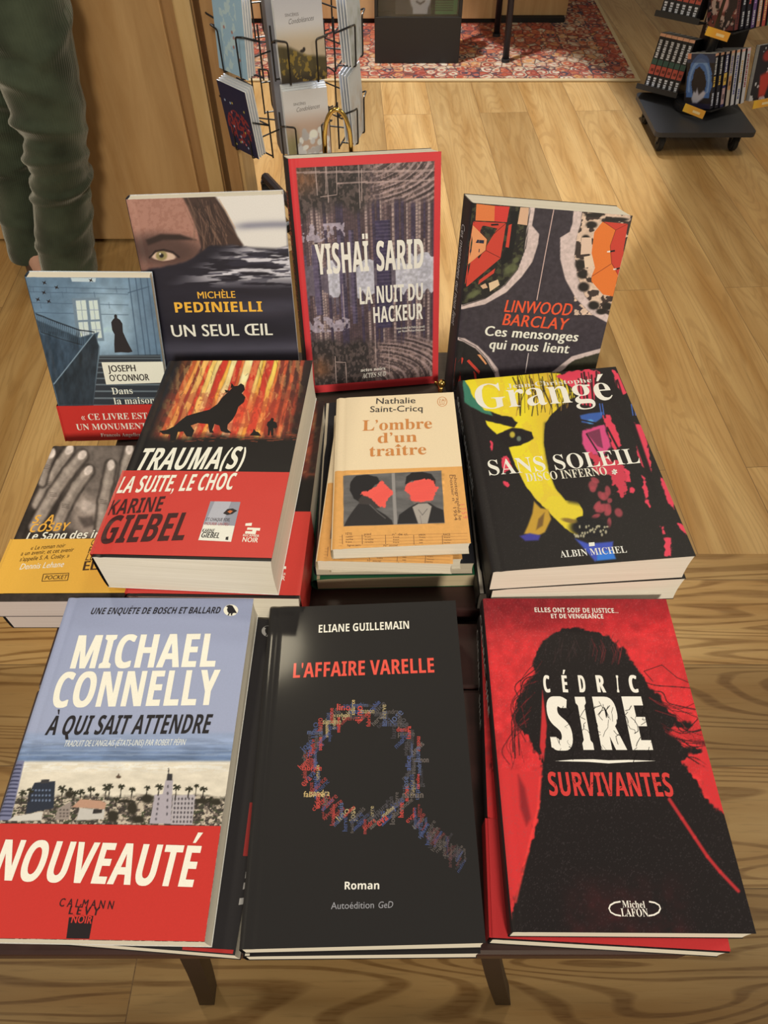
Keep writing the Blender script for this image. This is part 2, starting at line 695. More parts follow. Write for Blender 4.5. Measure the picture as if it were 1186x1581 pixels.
def make_book(root, art, bot, top, skew=0.0, back=(60, 55, 55), spine=(60, 55, 55), pages=(232, 214, 184), mat=None, band=None, spine_over=None,
              bulge=0.0, rounded_spine=False):
    """bot/top: (c, sx, sy) planes z = c + sx*x + sy*y in the book's own frame. Children: cover, page_block and, when given, paper_band."""
    W, H = art.W, art.H

    def P(x, y, w, off=0.0):
        x = np.asarray(x, float); y = np.asarray(y, float)
        zb = bot[0] + bot[1] * x + bot[2] * y
        zt = top[0] + top[1] * x + top[2] * y
        z = zb + (zt - zb) * w + off
        return np.stack([x + skew * (1 - w), y + 0 * x, z + 0 * x], -1)

    def bend(x):       # the board dips along the spine crease, and a bulge in the middle
        s = np.clip(x / W, 0, 1)
        return -0.0005 * np.exp(-((x - 0.007) / 0.0022) ** 2) + bulge * 4 * s * (1 - s) - 0.0011 * np.clip(1 - x / 0.003, 0, 1) ** 2

    def F(x, y, h):
        q = P(x, y, 1.0)
        q[..., 2] += bend(x) + h
        return q
    th = 0.0003
    ys = np.array([0.0, H])
    extra = []
    # cover edge skirt (front), spine and back as card 0.3 mm thick
    nb = art.nu
    xs = np.linspace(0, W, nb + 1)
    for yy in (0.0, H):
        a = F(xs, np.full(nb + 1, yy), 0.0)
        b = a.copy(); b[:, 2] -= th
        extra.append((np.r_[a, b], [(k, k + 1, nb + 2 + k, nb + 1 + k) for k in range(nb)], back))
    a = F(np.full(2, W), ys, 0.0); b = a.copy(); b[:, 2] -= th
    extra.append((np.r_[a, b], [(0, 1, 3, 2)], back))
    # spine profile
    prof = []
    n = 10
    for k in range(n + 1):
        w = 1 - k / n
        out = 0.0012 * (1 - (2 * w - 1) ** 4) if not rounded_spine else 0.005 * (1 - (2 * w - 1) ** 2)
        prof.append((w, -out))
    vs = []
    dz0 = float(bend(np.array([0.0]))[0])
    for (w, o) in prof:
        q = P(np.array([0.0, 0.0]), ys, w)
        q[:, 0] += o
        q[:, 2] += dz0 * (1 if w > 0.95 else 0)
        vs.append(q)
    vs = np.concatenate(vs)
    extra.append((vs, [(2 * k, 2 * k + 1, 2 * k + 3, 2 * k + 2) for k in range(n)], spine))
    a = P(np.array([0, W, W, 0]), np.array([0, 0, H, H]), 0.0)
    b = a.copy(); b[:, 2] += th
    extra.append((np.r_[a, b], [(0, 1, 2, 3), (4, 7, 6, 5), (0, 4, 5, 1), (1, 5, 6, 2), (2, 6, 7, 3)], back))
    if spine_over:
        for (co, faces, c) in spine_over(P, W, H):
            extra.append((co, faces, c))
    cv = sheet_mesh('cover', art, F, mat, root, extra=extra)
    # page block
    m = 5
    xs = np.linspace(0.0008, W - 0.0005, 13)
    vs, fs = [], []
    ws = np.linspace(0.0, 1.0, m + 1)
    ring = []
    yl, yh = 0.0005, H - 0.0005
    loop = [(x, yl) for x in xs] + [(xs[-1], y) for y in np.linspace(yl, yh, 9)[1:]] + [(x, yh) for x in xs[::-1][1:]] + [(xs[0], y) for y in np.linspace(yh, yl, 9)[1:-1]]
    L = len(loop)
    lx = np.array([q[0] for q in loop]); ly = np.array([q[1] for q in loop])
    for k, w in enumerate(ws):
        q = P(lx, ly, w)
        q[:, 2] += (bend(lx) - 0.00032) * w + 0.0004 * (1 - w)
        dent = 0.0009 * (1 - (2 * w - 1) ** 2)
        q[:, 0] -= np.where(lx > W - 0.001, dent, 0)
        vs.append(q)
    vs = np.concatenate(vs)
    for k in range(m):
        for i in range(L):
            fs.append((k * L + i, k * L + (i + 1) % L, (k + 1) * L + (i + 1) % L, (k + 1) * L + i))
    fs.append(tuple(range(L))[::-1])
    fs.append(tuple(range(m * L, m * L + L)))
    link_mesh('page_block', vs, fs, pages_of(pages), root)
    if band is not None:
        bart, y0, edge_c, wrap = band        # sheet for the front; y0 = its lower edge on the cover
        def B(x, y, h):
            q = P(x, y + y0, 1.0)
            q[..., 2] += np.maximum(bend(x), -0.0004) + h + 0.0005
            return q
        ex = []
        yb = np.array([y0, y0 + bart.H])
        def side(x, o, ww):
            r = []
            for w in ww:
                q = P(np.full(2, x), yb, w)
                q[:, 0] += o
                q[:, 2] += 0.0005 * (2 * w - 1)
                r.append(q)
            return np.concatenate(r)
        ex.append((side(0, -0.0020, (1, .5, 0)), [(0, 1, 3, 2), (2, 3, 5, 4)], edge_c))
        e = [F(np.array([0.0, 0.0]), yb, 0.0005), side(0, -0.0020, (1,))]
        ex.append((np.concatenate(e), [(0, 1, 3, 2)], edge_c))
        if wrap:
            ex.append((side(W, 0.0007, (1, .5, 0)), [(0, 1, 3, 2), (2, 3, 5, 4)], edge_c))
            e = [F(np.array([W, W]), yb, 0.0005), side(W, 0.0007, (1,))]
            ex.append((np.concatenate(e), [(0, 1, 3, 2)], edge_c))
        sheet_mesh('paper_band', bart, B, mat, root, extra=ex)
    return cv


TABLE = 0.705


def flat_book(name, label, cat, group, art, bl, yaw, plane, f0, f1, **kw):
    """A book lying in a stack: bl = its lower left corner, plane = (z0, x0, y0, gx, gy) of the top of the stack; f0..f1 = its share of the stack."""
    z0, x0, y0, gx, gy = plane
    root = thing(name, label, cat, (bl[0], bl[1], TABLE), R(yaw), group)
    c, s = math.cos(R(yaw)), math.sin(R(yaw))
    zc = z0 + gx * (bl[0] - x0) + gy * (bl[1] - y0) - TABLE
    lx, ly = gx * c + gy * s, -gx * s + gy * c
    e = 0.0004
    make_book(root, art, (f0 * zc + e, f0 * lx, f0 * ly), (f1 * zc - e, f1 * lx, f1 * ly), **kw)
    return root


def lean_book(name, label, cat, group, art, bl, yaw, pitch, roll, t, **kw):
    m = Matrix.Translation(bl) @ Matrix.Rotation(R(yaw), 4, 'Z') @ Matrix.Rotation(R(pitch), 4, 'X') @ Matrix.Rotation(R(roll), 4, 'Y')
    root = thing(name, label, cat, group=group, mtx=m)
    make_book(root, art, (-t, 0, 0), (0, 0, 0), **kw)
    return root

# ------------------------------------------------------------------ setting: oak floor
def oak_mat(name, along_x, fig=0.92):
    m, nt, p = new_mat(name)
    L = nt.links.new
    tc = nd(nt, 'ShaderNodeTexCoord')
    mp = nd(nt, 'ShaderNodeMapping')
    mp.inputs['Location'].default_value = (0.37, 0.162, 0) if along_x else (-0.83, 0.06, 0)
    mp.inputs['Rotation'].default_value = (0, 0, 0) if along_x else (0, 0, R(87.4))
    L(tc.outputs['Object'], mp.inputs[0])
    br = nd(nt, 'ShaderNodeTexBrick', offset=0.37, offset_frequency=2, squash=1.0)
    br.inputs['Scale'].default_value = 1.0
    br.inputs['Brick Width'].default_value = 1.9
    br.inputs['Row Height'].default_value = 0.192
    br.inputs['Mortar Size'].default_value = 0.0009
    br.inputs['Mortar Smooth'].default_value = 0.2
    br.inputs['Bias'].default_value = 0.0
    br.inputs['Color1'].default_value = (0, 0, 0, 1)
    br.inputs['Color2'].default_value = (1, 1, 1, 1)
    br.inputs['Mortar'].default_value = (.5, .5, .5, 1)
    L(mp.outputs[0], br.inputs['Vector'])
    # each plank shifts the grain
    off = nd(nt, 'ShaderNodeVectorMath', operation='SCALE', inp={'Scale': 7.3})
    L(br.outputs['Color'], off.inputs[0])
    add = nd(nt, 'ShaderNodeVectorMath', operation='ADD')
    L(mp.outputs[0], add.inputs[0]); L(off.outputs[0], add.inputs[1])
    g1 = nd(nt, 'ShaderNodeMapping'); g1.inputs['Scale'].default_value = (0.8, 8.0, 1.0)
    L(add.outputs[0], g1.inputs[0])
    # growth-ring figure: contour lines of a stretched noise field
    big = nd(nt, 'ShaderNodeTexNoise', inp={'Scale': 1.1, 'Detail': 1.5, 'Roughness': 0.45, 'Distortion': 0.35})
    L(g1.outputs[0], big.inputs['Vector'])
    mul = nd(nt, 'ShaderNodeMath', operation='MULTIPLY'); mul.inputs[1].default_value = 150.0
    L(big.outputs[0], mul.inputs[0])
    sn = nd(nt, 'ShaderNodeMath', operation='SINE')
    L(mul.outputs[0], sn.inputs[0])
    ring = nd(nt, 'ShaderNodeMapRange', inp={'From Min': 0.25, 'From Max': 0.85, 'To Min': 0.0, 'To Max': 1.0})
    L(sn.outputs[0], ring.inputs[0])
    g2 = nd(nt, 'ShaderNodeMapping'); g2.inputs['Scale'].default_value = (9.0, 150.0, 1.0)
    L(add.outputs[0], g2.inputs[0])
    fine = nd(nt, 'ShaderNodeTexNoise', inp={'Scale': 1.5, 'Detail': 4.0, 'Roughness': 0.6})
    L(g2.outputs[0], fine.inputs['Vector'])
    cloud = nd(nt, 'ShaderNodeTexNoise', inp={'Scale': 2.2, 'Detail': 3.0})
    L(g1.outputs[0], cloud.inputs['Vector'])
    base = nd(nt, 'ShaderNodeValToRGB')
    base.color_ramp.elements[0].position = 0.3; base.color_ramp.elements[0].color = alb4(OAK_LO)
    base.color_ramp.elements[1].position = 0.72; base.color_ramp.elements[1].color = alb4(OAK_HI)
    L(cloud.outputs[0], base.inputs[0])
    dark = nd(nt, 'ShaderNodeMixRGB', blend_type='MULTIPLY')
    dark.inputs[2].default_value = (0.46, 0.37, 0.27, 1)
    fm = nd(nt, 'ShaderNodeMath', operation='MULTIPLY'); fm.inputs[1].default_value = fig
    gate = nd(nt, 'ShaderNodeMapRange', inp={'From Min': 0.35, 'From Max': 0.62})
    L(fine.outputs[0], gate.inputs[0])
    gm = nd(nt, 'ShaderNodeMath', operation='MULTIPLY_ADD'); gm.inputs[1].default_value = 0.5; gm.inputs[2].default_value = 0.5
    L(gate.outputs[0], gm.inputs[0])
    rm = nd(nt, 'ShaderNodeMath', operation='MULTIPLY')
    L(ring.outputs[0], rm.inputs[0]); L(gm.outputs[0], rm.inputs[1])
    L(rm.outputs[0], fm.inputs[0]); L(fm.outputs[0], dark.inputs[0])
    L(base.outputs[0], dark.inputs[1])
    tint = nd(nt, 'ShaderNodeMixRGB', blend_type='MULTIPLY', inp={0: 1.0})
    tr = nd(nt, 'ShaderNodeMapRange', inp={'To Min': 0.76, 'To Max': 1.16})
    L(br.outputs['Color'], tr.inputs[0]); L(tr.outputs[0], tint.inputs[2]); L(dark.outputs[0], tint.inputs[1])
    # pores
    pore = nd(nt, 'ShaderNodeMixRGB', blend_type='MULTIPLY', inp={0: 1.0})
    pr = nd(nt, 'ShaderNodeMapRange', inp={'From Min': 0.3, 'From Max': 0.45, 'To Min': 0.80, 'To Max': 1.0})
    L(fine.outputs[0], pr.inputs[0]); L(pr.outputs[0], pore.inputs[2]); L(tint.outputs[0], pore.inputs[1])
    # scattered knots
    vo = nd(nt, 'ShaderNodeTexVoronoi', feature='F1', inp={'Scale': 1.0, 'Randomness': 1.0})
    g3 = nd(nt, 'ShaderNodeMapping'); g3.inputs['Scale'].default_value = (1.1, 2.0, 1)
    L(add.outputs[0], g3.inputs[0]); L(g3.outputs[0], vo.inputs['Vector'])
    kr = nd(nt, 'ShaderNodeMapRange', inp={'From Min': 0.012, 'From Max': 0.035, 'To Min': 0.25, 'To Max': 1.0})
    L(vo.outputs['Distance'], kr.inputs[0])
    kn = nd(nt, 'ShaderNodeMixRGB', blend_type='MULTIPLY', inp={0: 1.0})
    L(kr.outputs[0], kn.inputs[2]); L(pore.outputs[0], kn.inputs[1])
    seam = nd(nt, 'ShaderNodeMixRGB', blend_type='MIX')
    seam.inputs[2].default_value = (0.09, 0.05, 0.03, 1)
    sm = nd(nt, 'ShaderNodeMath', operation='MULTIPLY'); sm.inputs[1].default_value = 0.7
    L(br.outputs['Fac'], sm.inputs[0]); L(sm.outputs[0], seam.inputs[0]); L(kn.outputs[0], seam.inputs[1])
    L(seam.outputs[0], p.inputs['Base Color'])
    b = nd(nt, 'ShaderNodeBump', inp={'Strength': 0.2, 'Distance': 0.0012})
    L(fine.outputs[0], b.inputs['Height']); L(b.outputs[0], p.inputs['Normal'])
    p.inputs['Roughness'].default_value = 0.42
    p.inputs['Specular IOR Level'].default_value = 0.35
    return m


OAK_LO, OAK_HI = (172, 123, 64), (204, 160, 98)
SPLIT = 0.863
structure(link_mesh('floor', [(-3.4, -1.2, 0), (2.6, -1.2, 0), (2.6, SPLIT, 0), (-3.4, SPLIT, 0), (2.6, 5.6, 0), (-3.4, 5.6, 0)], [(0, 1, 2, 3), (3, 2, 4, 5)], [oak_mat('oak_planks_across', True), oak_mat('oak_planks_along', False, 0.26)]))  # heavier grain on the near planks also carries part of their shade
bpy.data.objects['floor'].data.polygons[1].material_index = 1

# ------------------------------------------------------------------ wood furniture behind
M_OAKV = wood_mat('oak_veneer', (176, 128, 74), (204, 158, 102), scale=(7.0, 7.0, 0.7), rough=0.5, stretch=1.6, rings=0.6)
M_OAKD = wood_mat('oak_frame', (160, 114, 66), (184, 138, 86), scale=(9, 9, 0.7), rough=0.5, stretch=2.0)
M_OAKL = wood_mat('pale_or_lit_oak', (196, 152, 92), (218, 178, 118), scale=(9, 9, 0.7), rough=0.5, stretch=2.0)
M_GAP = plain('shadow_black', (22, 18, 16), 0.8)

cab = thing('wooden_cabinet', 'tall oak panelled cabinet behind the person in green corduroy trousers', 'cabinet', (-1.4, 2.06, 0))
b = MB(); b.box((-2.4 + 1.4, 0.022, 0.03), (-0.475 + 1.4, 0.62, 1.35), 0.002); b.build('body', M_OAKD, cab)
b = MB(); b.box((-2.4 + 1.4, 0.0, 0.012), (-0.552 + 1.4, 0.0215, 1.35), 0.004); b.build('front_panel', M_OAKV, cab)
b = MB(); b.box((-2.38 + 1.4, 0.03, 0.0), (-0.5 + 1.4, 0.6, 0.03)); b.build('plinth', M_GAP, cab)
b = MB(); b.box((-0.522 + 1.4, 0.004, 0.004), (-0.478 + 1.4, 0.0215, 1.35), 0.004); b.build('edge_post', M_OAKL, cab)
cab2 = thing('wooden_cabinet', 'oak cabinet end standing right beside the revolving card rack', 'cabinet', (-0.43, 2.07, 0))
b = MB(); b.box((-0.022, 0.0, 0.0), (0.020, 0.18, 1.35), 0.003); b.build('side_panel', M_OAKL, cab2)  # paler oak puts the spotlight's brightness into the side panel's colour
b = MB(); b.box((-0.022, -0.022, 0.0), (0.012, -0.0005, 1.35), 0.002); b.build('front_post', M_OAKD, cab2)

ctr = thing('sales_counter', 'oak counter front at the far edge of the patterned rug', 'counter', (0.3, 3.98, 0.0095))
b = MB(); b.box((-1.2, 0.03, 0.02), (0.575, 0.5, 1.0), 0.004); b.build('body', M_OAKD, ctr)
b = MB(); b.box((-1.2, -0.045, 0.02), (0.245, 0.0295, 1.0), 0.003); b.build('front_panel', M_OAKV, ctr)
b = MB(); b.box((0.247, -0.0, 0.02), (0.575, 0.0295, 1.0), 0.003); b.build('front_panel', M_OAKV, ctr)
b = MB(); b.box((-1.19, -0.03, 0.0), (0.565, 0.48, 0.0195)); b.build('plinth', M_GAP, ctr)


# ------------------------------------------------------------------ rug
def rug_mat():
    m, nt, p = new_mat('persian_rug')
    L = nt.links.new
    tc = nd(nt, 'ShaderNodeTexCoord')
    sp = nd(nt, 'ShaderNodeSeparateXYZ')
    L(tc.outputs['Object'], sp.inputs[0])

    def math_(op, a, b=None, c=None):
        n = nd(nt, 'ShaderNodeMath', operation=op)
        for i, v in enumerate((a, b, c)):
            if v is None:
                continue
            if isinstance(v, (int, float)):
                n.inputs[i].default_value = v
            else:
                L(v, n.inputs[i])
        return n.outputs[0]
    # distance to the nearest edge: rug spans 2.0 x 2.2 about its origin
    dx = math_('SUBTRACT', 1.0, math_('ABSOLUTE', sp.outputs[0]))
    dy = math_('SUBTRACT', 1.1, math_('ABSOLUTE', sp.outputs[1]))
    d = math_('MINIMUM', dx, dy)
    vor = nd(nt, 'ShaderNodeTexVoronoi', feature='F1', inp={'Scale': 21.0, 'Randomness': 0.75})
    L(tc.outputs['Object'], vor.inputs['Vector'])
    cell = nd(nt, 'ShaderNodeSeparateColor')
    L(vor.outputs['Color'], cell.inputs[0])
    pick = nd(nt, 'ShaderNodeValToRGB')
    pick.color_ramp.interpolation = 'CONSTANT'
    cr = pick.color_ramp
    cols = [(0.0, (168, 78, 52)), (0.26, (182, 100, 64)), (0.46, (196, 168, 132)), (0.60, (84, 68, 68)), (0.70, (196, 136, 80)), (0.84, (150, 68, 50)), (0.94, (206, 180, 146))]
    cr.elements[0].color = alb4(cols[0][1]); cr.elements[1].position = cols[1][0]; cr.elements[1].color = alb4(cols[1][1])
    for pos, c in cols[2:]:
        e = cr.elements.new(pos); e.color = alb4(c)
    L(cell.outputs[0], pick.inputs[0])
    # rings inside each motif
    ringv = math_('SINE', math_('MULTIPLY', vor.outputs['Distance'], 16.0))
    rg = nd(nt, 'ShaderNodeMapRange', inp={'From Min': 0.1, 'From Max': 0.35})
    L(ringv, rg.inputs[0])
    mot = nd(nt, 'ShaderNodeMixRGB')
    L(rg.outputs[0], mot.inputs[0]); L(pick.outputs[0], mot.inputs[1])
    # ground colours: red field, cream border, red outer band
    bands = nd(nt, 'ShaderNodeValToRGB')
    bands.color_ramp.interpolation = 'CONSTANT'
    be = bands.color_ramp.elements
    seq = [(0.0, (206, 172, 118)), (0.016, (150, 66, 50)), (0.026, (200, 160, 118)), (0.036, (172, 92, 70)), (0.11, (66, 58, 62)), (0.118, (196, 150, 110)), (0.27, (70, 60, 64)), (0.28, (176, 98, 72)), (0.34, (208, 160, 116)), (0.352, (184, 96, 66))]
    be[0].color = alb4(seq[0][1]); be[1].position = seq[1][0]; be[1].color = alb4(seq[1][1])
    for pos, c in seq[2:]:
        e = be.new(pos); e.color = alb4(c)
    L(d, bands.inputs[0])
    L(bands.outputs[0], mot.inputs[2])
    v2 = nd(nt, 'ShaderNodeTexVoronoi', feature='SMOOTH_F1', inp={'Scale': 46.0, 'Randomness': 0.9})
    L(tc.outputs['Object'], v2.inputs['Vector'])
    c2 = nd(nt, 'ShaderNodeSeparateColor'); L(v2.outputs['Color'], c2.inputs[0])
    r2 = nd(nt, 'ShaderNodeValToRGB'); r2.color_ramp.interpolation = 'CONSTANT'
    e2 = r2.color_ramp.elements
    e2[0].color = alb4((150, 68, 52)); e2[1].position = 0.45; e2[1].color = alb4((204, 120, 78))
    e = e2.new(0.62); e.color = alb4((92, 74, 70)); e = e2.new(0.74); e.color = alb4((200, 166, 128))
    L(c2.outputs[1], r2.inputs[0])
    ved = nd(nt, 'ShaderNodeTexVoronoi', feature='DISTANCE_TO_EDGE', inp={'Scale': 21.0, 'Randomness': 0.75}); L(tc.outputs['Object'], ved.inputs['Vector'])
    ol = nd(nt, 'ShaderNodeMapRange', inp={'From Min': 0.035, 'From Max': 0.07, 'To Min': 0.75, 'To Max': 0.0}); L(ved.outputs['Distance'], ol.inputs[0])
    g = nd(nt, 'ShaderNodeMapRange', inp={'From Min': 0.30, 'From Max': 0.40, 'To Min': 0.7, 'To Max': 0.0}); L(v2.outputs['Distance'], g.inputs[0])
    fin = nd(nt, 'ShaderNodeMixRGB')
    L(g.outputs[0], fin.inputs[0]); L(mot.outputs[0], fin.inputs[1]); L(r2.outputs[0], fin.inputs[2])
    oln = nd(nt, 'ShaderNodeMixRGB'); oln.inputs[2].default_value = alb4((84, 58, 54)); L(ol.outputs[0], oln.inputs[0]); L(fin.outputs[0], oln.inputs[1])
    edge = nd(nt, 'ShaderNodeMixRGB'); edge.inputs[2].default_value = alb4((204, 172, 122))
    em = nd(nt, 'ShaderNodeMath', operation='LESS_THAN'); em.inputs[1].default_value = 0.018; L(d, em.inputs[0])
    L(em.outputs[0], edge.inputs[0]); L(oln.outputs[0], edge.inputs[1])
    L(edge.outputs[0], p.inputs['Base Color'])
    nz = nd(nt, 'ShaderNodeTexNoise', inp={'Scale': 300.0, 'Detail': 2.0}); L(tc.outputs['Object'], nz.inputs['Vector'])
    bp = nd(nt, 'ShaderNodeBump', inp={'Strength': 0.5, 'Distance': 0.002}); L(nz.outputs[0], bp.inputs['Height']); L(bp.outputs[0], p.inputs['Normal'])
    p.inputs['Roughness'].default_value = 0.95
    p.inputs['Specular IOR Level'].default_value = 0.1
    return m


b = MB(); b.box((-1.0, -1.1, 0), (1.0, 1.1, 0.008), 0.003)
rug = b.build('persian_rug', rug_mat())
rug.location = (0.085, 4.385, 0.0005)
tag(rug, 'red and cream patterned oriental rug on the oak floor', 'rug')

# ------------------------------------------------------------------ display table
M_MAHOG = wood_mat('dark_mahogany', (40, 22, 20), (62, 34, 30), scale=(1.2, 14, 14), rough=0.4, stretch=2.2, coat=0.1)
M_MAHOG2 = wood_mat('dark_grey_board', (66, 52, 44), (86, 70, 58), scale=(1.2, 14, 14), rough=0.5, stretch=2.2)
M_LEG = wood_mat('dark_mahogany_leg', (30, 18, 16), (44, 26, 22), scale=(14, 14, 1.2), rough=0.5, stretch=2.2)
tbl = thing('display_table', 'dark mahogany slatted table under all the stacked books', 'table', (-0.042, 0.36, 0))
tx0, tx1, ty = -0.241, 0.242, -0.36
for y0, y1, mm in ((0.0575, 0.2425, M_MAHOG), (0.2435, 0.3035, M_MAHOG), (0.316, 0.49, M_MAHOG), (0.4915, 0.6665, M_MAHOG2)):
    b = MB(); b.box((tx0, y0 + ty, TABLE - 0.020), (tx1, y1 + ty, TABLE), 0.003); b.build('table_board', mm, tbl)
b = MB(); b.box((tx0 + .004, 0.290 + ty, TABLE - 0.034), (tx1 - .004, 0.330 + ty, TABLE - 0.0205), 0.002); b.build('gap_shade_strip', M_LEG, tbl)  # added dark strip below the slat gap, standing in for the shade there
for sx in (-1, 1):
    b = MB(); b.box((sx * 0.15 - 0.012, 0.075 + ty, TABLE - 0.062), (sx * 0.15 + 0.012, 0.65 + ty, TABLE - 0.0345), 0.003); b.build('rail', M_MAHOG, tbl)
    for yy, foot in ((0.095, 0.083), (0.60, 0.62)):
        xt, xb = sx * 0.115, sx * 0.2145
        n = 7
        vs, fs = [], []
        for k in range(n):
            t = k / (n - 1)
            z = (TABLE - 0.0205) * (1 - t)
            x = xt + (xb - xt) * (t ** 1.15)
            y = (yy + (foot - yy) * t) + ty
            hw = 0.0080 + 0.0030 * t
            for (dx, dy) in ((-1, -1), (1, -1), (1, 1), (-1, 1)):
                vs.append((x + dx * hw, y + dy * hw * 1.1, z))
        for k in range(n - 1):
            for i in range(4):
                fs.append((k * 4 + i, k * 4 + (i + 1) % 4, k * 4 + 4 + (i + 1) % 4, k * 4 + 4 + i))
        fs.append((3, 2, 1, 0)); fs.append(tuple(range((n - 1) * 4, n * 4)))
        link_mesh('leg', vs, fs, M_LEG, tbl)

# ------------------------------------------------------------------ black display bin and stool on the rug
M_BLACK = plain('black_card', (30, 27, 26), 0.55, bump=0.1)
M_BLACKM = plain('black_metal', (32, 30, 30), 0.35, spec=0.5)
M_STEEL = plain('dark_steel', (58, 56, 56), 0.35, metal=0.6)
M_RUBBER = plain('black_rubber', (34, 32, 31), 0.7)
M_CLEAR, nt_, p_ = new_mat('clear_plastic')
p_.inputs['Base Color'].default_value = (0.8, 0.8, 0.8, 1); p_.inputs['Transmission Weight'].default_value = 1.0; p_.inputs['Roughness'].default_value = 0.08; p_.inputs['IOR'].default_value = 1.45
bin_ = thing('display_bin', 'black floor display bin with a clear front pocket, standing on the rug', 'display stand', (0.143, 3.46, 0.009))
b = MB(); b.box((-0.183, 0.0, 0.0), (0.183, 0.12, 0.175), 0.003); b.build('base_box', M_BLACK, bin_)
b = MB(); b.box((-0.183, 0.06, 0.1755), (0.183, 0.12, 0.55), 0.003); b.build('back_board', M_BLACK, bin_)
for sx in (-1, 1):
    b = MB(); b.box((sx * 0.176 - 0.007, 0.0, 0.1755), (sx * 0.176 + 0.007, 0.0595, 0.46), 0.002); b.build('side_cheek', M_BLACK, bin_)
b = MB(); b.box((-0.168, 0.001, 0.1755), (0.168, 0.004, 0.44)); b.build('clear_pocket', M_CLEAR, bin_)
M_PRT = print_mat('printed_flyer', 0.45)
fl = Art(.165, .23, [(0, 0), (1, 0), (1, 1), (0, 1)], 40, 50, (70, 66, 66))
fl.ell(.62, .25, .26, .22, (206, 200, 194), .12); fl.ell(.62, .36, .12, .05, (70, 66, 66), .3); fl.poly([(.4, .3), (.85, .3), (.8, .0), (.45, .0)], (200, 194, 188), .01); fl.line([(.52, .20), (.62, .16), (.72, .20)], .03, (90, 84, 84), .01)
fl2 = Art(.11, .17, [(0, 0), (1, 0), (1, 1), (0, 1)], 10, 10, (70, 118, 66))
for k in range(5):
    fl2.shape([(.15, .30 - k * .05), (.85, .30 - k * .05), (.85, .27 - k * .05), (.15, .27 - k * .05)], (40, 74, 40), 1)
for art_, x0, lab in ((fl, -0.095, 'grey leaflet with a pale mask shape in the black bin'), (fl2, 0.052, 'small green leaflet with dark lines in the black bin')):
    def FP(x, y, h, W=art_.W):
        return np.stack([x, -h + 0 * x - 0.0004, y + 0 * x], -1)
    th = thing('leaflet', lab, 'leaflet', (0.143 + x0, 3.46 + 0.014, 0.189))
    bk = np.array([(0, 0.0, 0), (art_.W, 0.0, 0), (art_.W, 0.0, art_.H), (0, 0.0, art_.H), (0, 0.004, 0), (art_.W, 0.004, 0), (art_.W, 0.004, art_.H), (0, 0.004, art_.H)])
    sheet_mesh('printed_front', art_, FP, M_PRT, th)
    link_mesh('paper_stack', bk, [(0, 1, 2, 3), (7, 6, 5, 4), (0, 4, 5, 1), (1, 5, 6, 2), (2, 6, 7, 3), (3, 7, 4, 0)], pages_of((226, 214, 196)), th)

stool = thing('bar_stool', 'dark thin-legged stool on the rug by the counter', 'stool', (0.445, 3.63, 0.009))
for lx, ly in ((0.088, -0.15), (0.078, 0.15), (-0.165, 0.0)):
    b = MB(); b.tube([(lx * .8, ly * .8, 0.72), (lx, ly, 0.012)], [0.013, 0.014]); b.build('leg', M_STEEL, stool, True)
    b = MB(); b.disc((lx, ly, 0.006), 0.018, 0.012); b.build('foot_cap', M_RUBBER, stool)
b = MB(); b.disc((0, 0, 0.745), 0.19, 0.05, bevel=0.012, seg=36); b.build('seat', M_BLACK, stool)
b = MB(); b.tube([(0.076, -0.13, 0.34), (0.070, 0.13, 0.34), (-0.145, 0.0, 0.34), (0.076, -0.13, 0.34)], 0.006); b.build('foot_ring', M_STEEL, stool)


# ------------------------------------------------------------------ castors
def castor(parent, x, y, z_top, r=0.026, heading=0.0):
    wheel = MB(); wheel.disc((x, y, r), r, 0.020, 'X', 22, 0.004)
    w = wheel.build('castor', M_RUBBER, parent)
    f = MB(); f.box((x - 0.016, y - 0.012, r * 1.2), (x - 0.0115, y + 0.012, z_top - 0.004)); f.box((x + 0.0115, y - 0.012, r * 1.2), (x + 0.016, y + 0.012, z_top - 0.004)); f.box((x - 0.016, y - 0.014, z_top - 0.006), (x + 0.016, y + 0.014, z_top))
    f.disc((x, y, r), 0.006, 0.034, 'X', 12)
    f.build('fork', M_STEEL, w)
    return w


# ------------------------------------------------------------------ revolving rack of greeting cards
AX, AY = -0.244, 2.06
rack = thing('card_rack', 'revolving black wire rack of greeting cards on castors', 'card rack', (AX, AY, 0))
b = MB(); b.tube([(0, 0, 0.066), (0, 0, 1.05)], 0.011, 12); b.build('pole', M_BLACKM, rack, True)
b = MB()
legs = ((-0.150, 0.27), (0.115, 0.27), (-0.17, -0.13), (0.13, -0.13))
for lx, ly in legs:
    b.tube([(0, 0, 0.078), (lx, ly, 0.074)], 0.016, 8)
b.disc((0, 0, 0.073), 0.035, 0.03)
base_o = b.build('base', M_BLACKM, rack)
b = MB(); b.prism([(.062 * math.cos(R(60 * k - 14)), .062 * math.sin(R(60 * k - 14))) for k in range(6)], .30, .98)
b.build('core_column', plain('grey_core', (132, 124, 116), 0.5), rack)
for lx, ly in legs:
    castor(base_o, lx, ly, 0.064, 0.029)
AP = 0.17
POCKETS = []
for k in range(6):
    na = R(-73.7 + 60 * k)
    for zi, z0 in enumerate((0.345, 0.535)):
        POCKETS.append((na, z0, k, zi))
